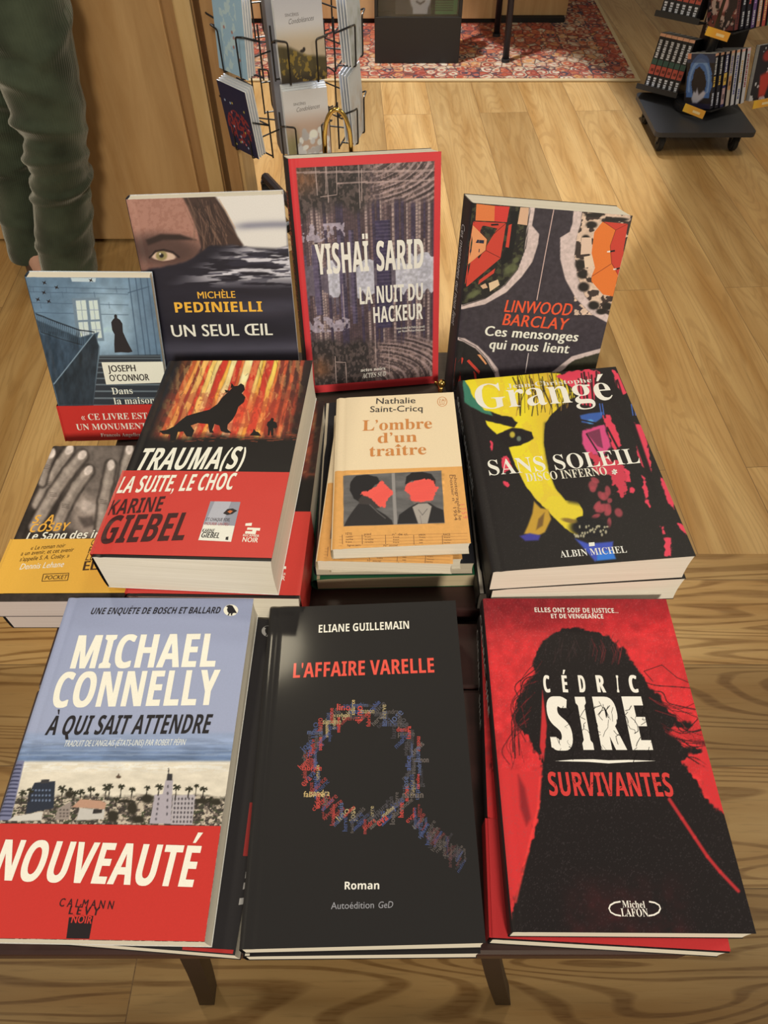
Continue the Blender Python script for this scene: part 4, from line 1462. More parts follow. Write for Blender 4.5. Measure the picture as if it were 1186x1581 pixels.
    a.text('Grangé', (138, 272), (766, 214), 116, W, font='serif', offset=-.004)
    a.text('SANS SOLEIL', (196, 574), (890, 505), 70, W, font='serif', offset=-.004)
    a.text('DISCO INFERNO', (366, 600), (738, 562), 38, (232, 218, 190), font='serif', offset=-.004)
    for k in range(3):
        t = k * math.pi / 3 + .3
        a.stroke([(768 - 13 * math.cos(t), 548 - 13 * math.sin(t)), (768 + 13 * math.cos(t), 548 + 13 * math.sin(t))], 5, W, 2)
    a.text('ALBIN MICHEL', (523, 946), (827, 918), 31, (232, 222, 208), font='serif', offset=-.004)
    a.shape([(650, 876), (676, 873), (678, 890), (652, 893)], (232, 224, 214), 2)
    return a


def art_mugshots(d):
    """Small cream paperback: two old police portraits with scribbled-out faces."""
    a = Art(.111, .179, [(512, 848), (727, 837), (700, 604), (521, 614)], d * 2, int(d * 3.2), (236, 208, 164), Y1)
    ang = (a.y - 580) + (a.x - 208) * (30 / 727.)
    lo = sstep(-1.5, 1.5, ang)
    a.mix(lo, (226, 162, 88))
    a.mottle(.03, .05, .05, 3, lo)
    q = [(258, 606), (820, 574), (840, 876), (260, 898)]
    a.poly(q, (104, 98, 92), 1.5)
    a.mottle(.18, .012, .05, 6, ((a.x > 258) & (a.x < 838) & (a.y > 590) & (a.y < 885)) * 1.0)
    a.poly([(535, 592), (553, 590), (568, 884), (548, 886)], (150, 140, 130), 2)
    D = (40, 37, 37)
    a.poly([(296, 690), (300, 640), (335, 606), (400, 600), (450, 612), (470, 640), (440, 660), (415, 690), (395, 710), (385, 760), (345, 756), (318, 735)], D, 3, wob=3)
    a.poly([(385, 700), (440, 700), (470, 790), (420, 800), (350, 775), (345, 745)], (66, 58, 54), 4)
    a.poly([(262, 896), (285, 850), (320, 800), (345, 768), (400, 772), (450, 800), (500, 830), (538, 862), (544, 886)], (48, 44, 43), 3)
    a.line([(410, 772), (455, 815), (500, 850)], 5, (100, 92, 86), 2)
    a.poly([(612, 660), (620, 610), (650, 588), (710, 582), (762, 594), (788, 625), (785, 660), (760, 632), (650, 634)], D, 3, wob=3)
    a.poly([(640, 640), (760, 640), (770, 740), (735, 790), (680, 790), (648, 745)], (120, 106, 96), 4)
    a.poly([(568, 882), (578, 830), (640, 785), (680, 762), (750, 758), (792, 785), (832, 800), (838, 872)], (44, 41, 41), 3)
    a.poly([(655, 785), (690, 765), (740, 762), (765, 780), (742, 878), (688, 880)], (168, 154, 138), 3)
    a.line([(690, 800), (712, 830), (740, 795)], 4, (110, 100, 92), 2); a.line([(700, 835), (706, 880)], 3, (120, 108, 98), 1.5)
    RD = (240, 92, 78)
    a.poly([(480, 628), (500, 660), (542, 690), (545, 712), (512, 740), (498, 788), (470, 785), (440, 760), (420, 735), (360, 714), (362, 700), (410, 690), (450, 665)], RD, 2, wob=7, wf=.09)
    a.poly([(606, 690), (620, 655), (660, 636), (720, 622), (775, 630), (785, 660), (808, 672), (785, 705), (770, 745), (700, 755), (648, 748), (640, 715)], RD, 2, wob=6, wf=.09)
    rnd = random.Random(5)
    for k in range(12):
        y0 = 640 + k * 9
        a.line([(628 + rnd.uniform(-8, 8), y0), (780 + rnd.uniform(-10, 12), y0 - 6)], 2, (214, 74, 66), 1, .5)
        a.line([(430 + k * 8, 720 - k * 4), (470 + k * 5, 770 - k * 6)], 2, (214, 74, 66), 1, .5)
    # ruled form below the portraits
    L = (120, 84, 58)
    for y0 in (945, 962, 980, 998):
        a.stroke([(205, y0 + 12), (970, y0 - 12)], 1.6, (188, 132, 78), 1)
    for x0 in (252, 366, 500, 662, 826):
        a.stroke([(x0, 945), (x0 + 2, 1000)], 2.4, L, 1)
    words = (('TÊTE', 268), ('pied', 378), ('n° de cl.', 540), ('yeux', 690), ('RACE', 832))
    for w, x0 in words:
        a.text(w, (x0, 948), (x0 + 16 * len(w) * .62, 947), 12, L, layer=1.5)
        for k in range(3):
            ww = rnd.choice(('oreille', 'front', 'nez', 'taille', 'menton', 'barbe'))
            a.text(ww, (x0 + 4, 962 + k * 15), (x0 + 4 + 7 * len(ww), 961 + k * 15), 8, L, layer=1.5)
    for x0, w in ((280, 'Signes part.'), (490, 'N° social'), (672, 'Indice'), (836, 'Sign. part')):
        a.text(w, (x0, 1012), (x0 + 80, 1010), 10, L, layer=1.5)
    for x0, w in ((866, 'Dossier n° 1954'), (890, 'photographié le')):
        a.text(w, (x0, 600), (x0 + 30, 860), 13, L, layer=1.5)
    a.text('1 7 5 9', (925, 770), (945, 850), 22, (230, 120, 96), layer=1.5)
    G = (62, 56, 52)
    a.text('Nathalie', (447, 196), (672, 190), 33, G, bold=.008)
    a.text('Saint-Cricq', (412, 243), (713, 236), 33, G, bold=.008)
    O = (206, 132, 70)
    a.text("L\u2019ombre", (368, 350), (768, 334), 60, O, font='serif', offset=0)
    a.text("d\u2019un", (456, 420), (682, 410), 58, O, font='serif', offset=0)
    a.text('traître', (408, 497), (735, 482), 60, O, font='serif', offset=0)
    t = np.linspace(0, 2 * math.pi, 30)
    a.stroke([(825 + 27 * math.cos(k), 181 + 27 * math.sin(k)) for k in t], 2.5, O, 1)
    a.text("J'AI", (806, 181), (844, 180), 15, O); a.text('LU', (812, 199), (838, 198), 15, O)
    return a


def art_wolf(d):
    """Thick black paperback: howling wolf before an orange forest."""
    a = Art(.140, .227, [(140, 859), (418, 866), (483, 558), (261, 559)], d * 2, int(d * 3.3), (34, 29, 28), Z5)
    u, v = a.u, a.v
    s = u + .16 * (v - .8) * (u - .75)
    bands = [(-.1, (70, 46, 38)), (.08, (120, 66, 42)), (.12, (84, 50, 38)), (.15, (196, 92, 50)), (.185, (230, 150, 72)), (.215, (150, 54, 40)), (.235, (236, 170, 88)), (.275, (214, 66, 42)), (.30, (244, 196, 100)), (.335, (246, 210, 130)), (.365, (200, 58, 42)),
             (.41, (242, 176, 70)), (.435, (248, 222, 150)), (.475, (204, 58, 44)), (.515, (226, 100, 52)), (.535, (248, 226, 160)), (.585, (212, 66, 46)), (.635, (244, 206, 110)), (.66, (240, 178, 66)), (.685, (200, 60, 44)), (.735, (246, 204, 84)), (.765, (222, 110, 52)),
             (.785, (120, 50, 38)), (.815, (196, 82, 48)), (.84, (84, 44, 36)), (.865, (206, 96, 56)), (.895, (90, 46, 38)), (.925, (190, 76, 48)), (.955, (70, 42, 36)), (1.3, (60, 38, 34))]
    w = s + .022 * (a.n(.03, .008, 4) - .5)
    for (b0, c), (b1, _) in zip(bands[:-1], bands[1:]):
        a.mix(sstep(b0 - .006, b0 + .006, w) * (1 - sstep(b1 - .006, b1 + .006, w)), c)
    a.mottle(.18, .05, .02, 6)
    a.mix((a.n(.07, .03, 61, 3) > .60) * .35, (236, 190, 110))
    glow = np.exp(-(((u - .62) / .30) ** 2 + ((v - .69) / .11) ** 2))
    a.mix(glow * .75, (226, 76, 48))
    a.mix((a.n(.05, .03, 12) > .56) * .45 * (1 - glow) * sstep(.2, .0, np.minimum(u, .95 - u)), (60, 38, 34))
    a.mix(sstep(.86, .78, v) * (a.n(.06, .05, 63, 3) > .52) * .45, (150, 56, 42))
    rnd = random.Random(3)
    for k in range(70):
        x0, y0 = rnd.uniform(640, 1180), rnd.uniform(750, 985)
        a.line([(x0, y0), (x0 + rnd.uniform(-14, 14), y0 + rnd.uniform(8, 40))], rnd.uniform(1.5, 3.5), (80, 42, 34) if rnd.random() < .7 else (246, 200, 110), 1, .55)
    K = (30, 26, 25)
    edge = np.maximum(sstep(.14, .05, u), sstep(.9, .99, u) * .8)
    a.mix(edge * .85, K)
    a.mix(sstep(1048, 1085, a.y + 34 * (a.n(.02, .03, 22) - .5)), K)
    for k in range(22):
        x0, y0 = rnd.uniform(600, 1160), rnd.uniform(1055, 1090)
        a.line([(x0, y0), (x0 + rnd.uniform(15, 60), y0 + rnd.uniform(-4, 6))], 2.2, (190, 84, 50), 1, .7)
    wolf = [(596, 1044), (625, 1040), (655, 1026), (680, 1004), (706, 984), (745, 972), (800, 958), (832, 936), (850, 912), (868, 894), (886, 878), (898, 864), (916, 862), (928, 852), (941, 860), (944, 878), (932, 892), (946, 908),
            (940, 928), (918, 946), (908, 974), (894, 998), (874, 1018), (872, 1036), (890, 1052), (868, 1052), (846, 1044), (840, 1022), (820, 1016), (812, 1040), (818, 1052), (800, 1050), (794, 1016), (752, 1012), (724, 1022), (738, 1042),
            (728, 1068), (706, 1066), (694, 1046), (672, 1048), (662, 1082), (640, 1086), (640, 1058), (610, 1056)]
    a.shape(wolf, K, 1)
    for p in ([(886, 872), (890, 850), (902, 866)], [(868, 892), (862, 878), (882, 882)]):
        a.shape(p, K, 1.5)
    man = [(1052, 990), (1062, 994), (1060, 1004), (1072, 1010), (1076, 1028), (1068, 1034), (1060, 1032), (1058, 1062), (1050, 1062), (1048, 1040), (1044, 1062), (1036, 1062), (1038, 1030), (1032, 1020), (1036, 1008), (1046, 1002)]
    a.shape(man, K, 1)
    a.shape([(962, 1062), (975, 1048), (980, 1034), (988, 1046), (998, 1048), (1010, 1064)], K, 1.2)
    a.zoom(*Z8)
    W = (242, 230, 208)
    a.text('TRAUMA(S)', (488, 442), (880, 436), 76, W, 'sansb', bold=.015, slant=.16)
    v1 = float(a.sheet([(745, 446)])[0][1])
    b = sub_sheet(a, 0.012, v1, 20, 16, (206, 62, 52))
    b.zoom(*Z8)
    b.text('LA SUITE, LE CHOC', (424, 526), (848, 513), 57, W, 'sansb', bold=.01, slant=.14)
    B = (66, 30, 30)
    b.text('KARINE', (390, 606), (588, 592), 52, B, 'sansb', slant=.12)
    b.text('GIEBEL', (356, 710), (668, 697), 96, B, 'sansb', bold=.015, slant=.14)
    b.shape([(770, 556), (880, 558), (845, 703), (725, 697)], (150, 146, 150), 1)
    b.shape([(745, 640), (858, 645), (845, 703), (725, 697)], (236, 226, 212), 1.4)
    b.shape([(786, 556), (846, 557), (812, 642), (748, 640)], (182, 176, 176), 1.3)
    b.shape([(816, 600), (832, 584), (852, 582), (868, 590), (850, 602), (832, 606)], (44, 34, 34), 1.8)
    b.shape([(832, 594), (842, 588), (852, 592), (842, 600)], (206, 110, 60), 2)
    b.text('ET CHAQUE FOIS,', (752, 627), (840, 629), 11, (60, 48, 50), bold=.02, slant=.1)
    b.text('MOURIR UN PEU', (748, 642), (836, 645), 10, (166, 90, 84), bold=.02, slant=.1)
    b.text('KARINE', (738, 668), (782, 669), 12, (40, 36, 36), bold=.03, slant=.1)
    b.text('GIEBEL', (733, 687), (800, 690), 19, (40, 36, 36), bold=.04, slant=.1)
    b.shape([(826, 686), (836, 684), (834, 697), (824, 696)], (40, 36, 36), 2)
    b.shape([(898, 636), (922, 634), (920, 645), (897, 645)], W, 1)
    b.shape([(905, 651), (952, 653), (950, 663), (938, 662), (934, 676), (896, 673), (898, 664), (922, 665), (924, 660), (903, 659)], W, 1)
    b.text('RÉCAMIER', (888, 683), (947, 686), 8, W, bold=.02)
    b.text('NOIR', (885, 703), (942, 706), 17, W, bold=.02)
    return a, b


def art_hands(d):
    """Pocket book: weathered hands over a face, grey photograph."""
    a = Art(.110, .179, [(-23, 926), (186, 920), (254, 679), (80, 686)], d * 2, int(d * 3.2), (58, 52, 49), Z8)
    a.mottle(.3, .02, .02, 3)
    a.poly([(240, 350), (330, 330), (440, 330), (480, 420), (420, 600), (300, 680), (220, 640), (230, 480)], (110, 102, 96), 24)
    a.poly([(250, 520), (300, 500), (345, 540), (360, 620), (320, 670), (270, 640)], (140, 130, 122), 14)
    a.poly([(275, 560), (300, 535), (345, 552), (348, 580), (300, 590)], (170, 160, 152), 10)
    a.poly([(280, 600), (330, 596), (345, 625), (300, 640)], (90, 82, 78), 8)
    G = (136, 127, 119)
    fingers = (([(130, 560), (170, 480), (215, 410), (250, 360)], 34), ([(120, 640), (190, 520), (245, 440), (296, 378)], 40), ([(200, 640), (235, 560), (275, 490), (318, 432)], 38), ([(360, 640), (372, 540), (388, 470), (400, 410)], 36),
               ([(420, 600), (440, 480), (455, 400), (468, 350)], 34), ([(150, 480), (165, 420), (185, 375)], 26))
    for pts, w in fingers:
        a.line(pts, w + 12, (56, 50, 47), 7)
        a.line(pts, w, G, 7)
        a.line([(x - 4, y - 3) for x, y in pts], w * .4, (164, 155, 146), 6, .6)
        (x0, y0), (x1, y1) = pts[-2], pts[-1]
        a.ell(x1, y1 - 2, 13, 20, (200, 190, 182), .25, math.degrees(math.atan2(y1 - y0, x1 - x0)) + 90)
        for k in range(3):
            xm, ym = pts[1]
            a.line([(xm - 13, ym + k * 6 - 6), (xm + 13, ym + k * 6 - 3)], 2, (74, 66, 62), 1, .8)
    a.mottle(.18, .06, .06, 8)
    a.col = np.clip((a.col - 92) * 1.15 + 92, 0, 255) * np.array([1.04, .98, .92])
    O = (240, 172, 66)
    W = (242, 230, 210)
    a.text('S. A.', (112, 628), (194, 624), 28, O, 'sansb', slant=.15)
    a.text('COSBY', (100, 661), (240, 650), 28, O, 'sansb', slant=.15)
    a.text('Le Sang des innocents', (88, 690), (508, 664), 26, W, 'sansb', slant=.12)
    v1 = float(a.sheet([(210, 682)])[0][1]); v0 = float(a.sheet([(180, 880)])[0][1])
    b = sub_sheet(a, v0, v1, 16, 12, (232, 172, 66))
    b.zoom(*Z8)
    T = (70, 46, 26)
    b.text('« Le roman noir', (106, 726), (231, 712), 14, T, slant=.15)
    b.text('a un avenir, et cet avenir', (71, 747), (261, 727), 14, T, slant=.15)
    b.text("s'appelle S. A. Cosby. »", (67, 768), (245, 749), 14, T, slant=.15)
    b.text('Dennis Lehane', (66, 798), (224, 784), 20, W, bold=.01, slant=.15)
    for q in (((147, 838), (240, 832)), ((240, 832), (245, 806)), ((245, 806), (153, 812)), ((153, 812), (147, 838))):
        b.stroke(q, 2.2, T, 1)
    b.text('POCKET', (156, 832), (236, 827), 14, T, bold=.01, slant=.1)
    for s, x0, y0, w in (('GRAND', 323, 704, 90), ('PRIX', 314, 732, 70), ('LECTRICES', 304, 758, 150)):
        b.text(s, (x0, y0), (x0 + w, y0 - 8), 22, T, slant=.12)
    b.text('ELLE', (294, 795), (400, 786), 32, T, bold=.03)
    return a, b


def art_stairs(d):
    """Small book: a man in a long coat at the head of a blue stairwell."""
    a = Art(.1073, .1735, [(104, 681), (268, 676), (233, 429), (38, 428)], d * 2, int(d * 3.0), (104, 126, 142), Z5)
    a.mix(np.exp(-(((a.x - 385) / 110) ** 2 + ((a.y - 600) / 150) ** 2)), (176, 196, 204))
    a.mix(sstep(470, 560, a.x) * .35, (92, 112, 128))
    a.mottle(.14, .03, .03, 2)
    for y0 in (455, 476, 520, 560):
        a.line([(60, y0), (470, y0 + 10)], 2.4, (80, 98, 114), 1.2)
    for k, (x0, y0) in enumerate(((80, 455), (150, 476), (215, 455), (330, 476), (420, 455), (110, 520), (200, 476), (390, 520))):
        a.line([(x0, y0), (x0 + 4, y0 + 24)], 2, (84, 102, 118), 1.2)
    for x0 in (472, 500, 520, 548):
        a.line([(x0, 420), (x0 + 40, 740)], 4, (74, 92, 108), 2)
    a.line([(470, 480), (555, 455)], 4, (74, 92, 108), 2)
    a.poly([(235, 418), (338, 420), (336, 436), (240, 434)], (196, 206, 208), 1.5)
    a.poly([(240, 503), (352, 500), (372, 676), (262, 680)], (120, 136, 146), 2)
    for (x0, y0, x1, y1) in ((255, 512, 296, 590), (308, 512, 344, 588), (266, 600, 304, 668), (316, 598, 354, 664)):
        a.poly([(x0, y0), (x1, y0 - 2), (x1 + 9, y1), (x0 + 9, y1 + 2)], (214, 220, 218), 1.5)
        a.line([((x0 + x1) / 2, y0), ((x0 + x1) / 2 + 9, y1)], 2.5, (140, 152, 158), 1)
        a.line([(x0, (y0 + y1) / 2), (x1 + 6, (y0 + y1) / 2)], 2.5, (140, 152, 158), 1)
    D = (40, 46, 52)
    a.poly([(92, 590), (270, 662), (350, 640), (330, 700), (240, 720), (110, 640)], (66, 82, 94), 4)
    a.line([(92, 566), (180, 600), (270, 632), (330, 640)], 5, D, 1.5); a.line([(112, 640), (200, 670), (280, 692)], 4, D, 1.5)
    for k in range(24):
        x0 = 96 + k * 8
        a.line([(x0, 568 + k * 3.0), (x0 + 8, 632 + k * 2.6)], 2, D, 1)
    a.poly([(98, 640), (280, 700), (250, 760), (180, 840), (160, 850), (120, 700)], (58, 72, 84), 6)
    a.poly([(165, 855), (240, 765), (330, 642), (352, 700), (350, 760), (325, 935), (185, 938)], (46, 54, 60), 3)
    a.mottle(.3, .08, .03, 12, (a.y > 640) * (a.x < 350) * 1.0)
    a.line([(166, 852), (330, 645)], 4, (140, 156, 164), 1.5); a.line([(352, 700), (328, 935)], 5, (110, 126, 134), 2)
    a.poly([(352, 735), (600, 732), (640, 1090), (180, 1090), (185, 938), (325, 935)], (52, 56, 60), 3)
    for k in range(10):
        t = (k / 9.) ** 1.35
        y0 = 738 + t * 200
        a.line([(352 - t * 22, y0), (600 + t * 30, y0)], 3 + t * 4, (112, 120, 122), 1.5)
    M = (46, 41, 42)
    a.shape([(412, 572), (418, 567), (424, 572), (425, 583), (436, 590), (446, 606), (448, 640), (466, 680), (487, 720), (470, 724), (440, 722), (414, 724), (412, 690), (414, 650), (404, 632), (400, 600), (408, 588), (413, 584)], M, 1)
    for (bx, by) in ((127, 438), (177, 457), (125, 478), (100, 507), (145, 514), (317, 428)):
        a.shape([(bx - 10, by - 6), (bx - 2, by - 2), (bx + 6, by - 9), (bx + 4, by), (bx + 11, by + 7), (bx + 1, by + 4), (bx - 5, by + 10), (bx - 4, by + 2)], (44, 36, 36), 1)
    a.shape([(360, 763), (620, 760), (628, 845), (379, 853)], (240, 230, 216), 1)
    K = (46, 38, 38)
    a.text('JOSEPH', (388, 802), (501, 799), 26, K, bold=.03)
    a.text("O'CONNOR", (395, 840), (556, 836), 26, K, bold=.03)
    W = (236, 228, 214)
    a.text('Dans', (404, 893), (488, 890), 27, W, font='serif', offset=-.004)
    a.text('la maison', (412, 933), (578, 929), 27, W, font='serif', offset=-.004)
    v1 = float(a.sheet([(380, 936)])[0][1])
    b = sub_sheet(a, 0.002, v1, 14, 8, (200, 50, 42))
    b.zoom(*Z5)
    b.text('« CE LIVRE EST', (280, 996), (548, 990), 25, W, font='serif', offset=-.004)
    b.text('UN MONUMENT »', (260, 1036), (570, 1030), 24, W, font='serif', offset=-.004)
    b.text('François Angelier', (358, 1063), (520, 1061), 14, W, font='serif', offset=-.004)
    return a, b


def art_eye(d):
    """Tall cover: half a freckled face at the surface of dark water."""
    a = Art(.140, .220, [(267, 646), (469, 637), (437, 299), (194, 307)], d * 2, int(d * 3.1), (40, 36, 44), Z5)
    a.poly([(700, 70), (1110, 60), (1120, 300), (935, 292), (860, 200)], (226, 214, 198), 10)
    a.mix(np.exp(-((a.y - 205 - 6 * np.sin(a.x * .01)) / 16) ** 2) * sstep(860, 960, a.x) * (a.y < 290) * .75, (120, 116, 128))
    a.poly([(440, 80), (700, 80), (745, 200), (768, 290), (735, 335), (680, 372), (640, 390), (500, 400)], (172, 122, 102), 6)
    skin = (a.x < 760) & (a.y < 400)
    a.mix((a.n(.09, .09, 4, 3) > .56) * skin * .32, (140, 92, 74))
    a.mix(sstep(560, 440, a.x) * sstep(400, 160, a.y) * skin * .25, (196, 140, 116))
    a.mix(sstep(235, 330, a.y) * skin * .55, (112, 78, 66))
    a.ell(615, 300, 150, 62, (72, 52, 46), .5, 6, .8)
    a.poly([(540, 262), (600, 238), (680, 240), (745, 262), (690, 262), (610, 262), (550, 284)], (52, 38, 34), 7)
    a.ell(612, 329, 50, 19, (214, 178, 150), .15, 4)
    a.ell(604, 326, 23, 20, (150, 132, 84), .2); a.ell(604, 326, 9, 9, (34, 28, 28), .3); a.ell(598, 319, 4, 4, (240, 226, 200), .4)
    a.line([(555, 334), (580, 308), (612, 302), (650, 312), (675, 332)], 8, (46, 32, 30), 2); a.line([(560, 340), (610, 352), (668, 340)], 4, (96, 64, 54), 2)
    a.poly([(690, 88), (820, 80), (862, 140), (895, 205), (912, 245), (938, 284), (890, 306), (840, 330), (790, 372), (740, 372), (768, 300), (748, 215), (712, 130)], (70, 50, 43), 6)
    rnd = random.Random(6)
    for k in range(40):
        x0, y0 = rnd.uniform(700, 830), rnd.uniform(88, 140)
        a.line([(x0, y0), (x0 + rnd.uniform(10, 50), y0 + 70), (x0 + rnd.uniform(20, 90), y0 + rnd.uniform(120, 200))], rnd.uniform(2, 5), rnd.choice(((112, 84, 68), (46, 34, 32), (132, 98, 78))), 1.5, .6)
    a.line([(838, 96), (870, 150), (905, 215)], 3, (196, 150, 110), 1.5, .8)
    # water
    wl = 285 + 14 * np.sin(a.x * .02) + 20 * (a.n(.02, .02, 9) - .5) + np.where(a.x < 800, (800 - a.x) * .42, 0)
    wat = sstep(0, 16, a.y - wl)
    a.mix(wat, (38, 34, 42))
    st = a.n(.008, .075, 17, 3)
    zone = wat * sstep(470, 400, a.y) * sstep(690, 900, a.x + (a.y - 380) * 1.5)
    a.mix(sstep(.47, .56, st) * zone, (206, 196, 194))
    a.mix(sstep(.54, .60, a.n(.011, .09, 23, 3)) * zone * .8, (50, 46, 56))
    a.mix(np.exp(-((a.y - 545 + (a.x - 900) * .06) / 36) ** 2) * .42 * sstep(720, 1000, a.x), (96, 92, 104))
    a.mix(np.exp(-((a.y - 705) / 32) ** 2) * .5, (104, 98, 108))
    a.mottle(.12, .006, .04, 30, wat)
    O = (240, 176, 60)
    a.text('MICHÈLE', (753, 501), (906, 498), 27, O, bold=.015)
    a.text('PEDINIELLI', (661, 558), (1016, 554), 41, O, 'sansb', bold=.012)
    a.text('UN SEUL ŒIL', (649, 657), (1058, 650), 47, (240, 228, 208), bold=.02)
    return a


def art_city(d):
    """Red-framed cover: a city mirrored upside down."""
    a = Art(.145, .235, [(478, 611), (676, 594), (681, 237), (446, 249)], d * 2, int(d * 3.4), (212, 56, 58), Z6)
    u, v = a.u, a.v
    inn = (sstep(.043, .047, u) * sstep(.957, .953, u) * sstep(.036, .039, v) * sstep(.968, .965, v))
    base = a.col.copy()
    a.col[:] = (104, 90, 98)
    vm = np.abs(v - .52) / .5          # mirrored about the water line
    m0 = v > .52
    for lay, (nc, h0, hv, cs) in enumerate(((26, .62, .34, ((128, 112, 120), (150, 134, 138), (112, 96, 108))), (40, .46, .36, ((104, 84, 88), (158, 132, 122), (92, 78, 96), (132, 106, 100))), (60, .34, .34, ((172, 144, 132), (86, 66, 66), (122, 96, 92), (70, 58, 76))))):
        ci = np.floor(u * nc + .35 * _hash(np.floor(u * 7), np.floor(u * 0), lay))
        top = h0 - hv * _hash(ci, ci * 0, 20 + lay)
        pick = np.floor(_hash(ci, ci * 0 + 3, 40 + lay) * len(cs)).astype(int) % len(cs)
        on = vm > top * .55 if lay < 2 else vm > top
        for q, c in enumerate(cs):
            a.mix(on * (pick == q) * .95, c)
        side = (u * nc + .35 * _hash(np.floor(u * 7), np.floor(u * 0), lay)) - ci
        a.mix(on * (side > .72) * .55, (58, 46, 56))
        per = 300 + 240 * _hash(ci, ci * 0 + 7, 60 + lay)
        a.mix(on * (np.sin(v * per) > .25) * (side < .72) * .38, (64, 50, 56))
    sky = (vm < .09 + .10 * vnoise(u * 34, u * 0 + 1.0 * m0, 7)) & ((u > .68) | ((u > .40) & (u < .53)) | ((u > .20) & (u < .29)))
    a.mix(sky * 1.0, (204, 194, 192)); a.mix(sky * a.n(.008, .012, 5) * .6, (166, 158, 168))
    for (u0, u1, t0) in ((.545, .655, .46), (.10, .155, .30), (.285, .325, .36), (.36, .40, .40)):
        k = (u > u0) & (u < u1) & (vm < t0)
        a.mix(k * 1.0, (62, 52, 74) if u0 > .5 else (94, 80, 100)); a.mix(k * (u > u1 - .02) * .6, (44, 38, 50)); a.mix(k * (np.sin(v * 420) > .4) * .3, (120, 104, 116))
    edge = sstep(.52, .62, vm + .22 * (fbm(u * 7, v * 7, 13) - .5) - .10 * (u - .5))
    left = sstep(.62, .42, u)
    a.mix(edge * left, (50, 43, 42)); a.mix(edge * (1 - left), (92, 74, 70))
    a.mix(edge * (fbm(u * 70, v * 70, 15, 3) > .55) * (.35 + .4 * (1 - left)), (156, 126, 114))
    arc = np.hypot(u - .46, (vm - .98) * 1.5)
    a.mix(edge * sstep(.5, .6, u) * (np.sin(arc * 130 + 3 * fbm(u * 12, v * 12, 4)) > .3) * .75, (176, 146, 138))
    a.mix(edge * sstep(.5, .6, u) * (np.sin(arc * 60) > .82) * .8, (58, 46, 46))
    a.mix(np.exp(-(((u - .09) / .08) ** 2 + ((vm - .80) / .09) ** 2)) * (.3 + .6 * fbm(u * 40, v * 40, 5)), (160, 100, 62))
    white = (vm > .36 - .05 * vnoise(u * 18, u * 0, 77)) & (vm < .46) & (u < .34)
    a.mix(white * (fbm(u * 44, v * 60, 33, 2) > .45) * .85, (176, 158, 164))
    a.mix((np.abs(v - .95 + .02 * u) < .004) * .7, (180, 150, 138)); a.mix((np.abs(v - .905 + .01 * u) < .003) * (u > .3) * .7, (180, 150, 138))
    for u0, v0, v1 in ((.17, .86, .985), (.24, .83, .985), (.45, .80, .97), (.30, .30, .5), (.52, .1, .3), (.62, .05, .2)):
        a.mix((np.abs(u - u0) < .0035) * (v > v0) * (v < v1) * .7, (196, 168, 154))
    a.mottle(.22, .07, .07, 21)
    a.col = base * (1 - inn[:, None]) + a.col * inn[:, None]
    W = (238, 224, 206)
    for pts in ([(360, 290), (362, 445), (270, 458)], [(300, 290), (302, 440)], [(498, 300), (500, 480)], [(350, 1372), (408, 1375), (414, 1490)], [(350, 1340), (356, 1490)]):
        a.stroke(pts, 3, (190, 160, 146), .6)
    a.text('YISHAÏ', (250, 888), (540, 866), 168, W, 'sansb', bold=.02)
    a.text('SARID', (582, 866), (840, 849), 164, W, 'sansb', bold=.02)
    a.text('LA NUIT DU', (488, 1052), (836, 1025), 95, W, 'sansb', bold=.01)
    a.text('HACKEUR', (564, 1155), (836, 1131), 88, W, 'sansb', bold=.01)
    a.text("roman traduit de l'hébreu (Israël)", (688, 1190), (846, 1178), 12, W)
    a.text('par Rosie Pinhas-Delpuech', (700, 1207), (846, 1196), 12, W)
    a.text('actes noirs', (492, 1426), (628, 1414), 18, W, font='serif')
    a.text('ACTES SUD', (500, 1462), (630, 1449), 26, W, font='serif', slant=.2)
    return a


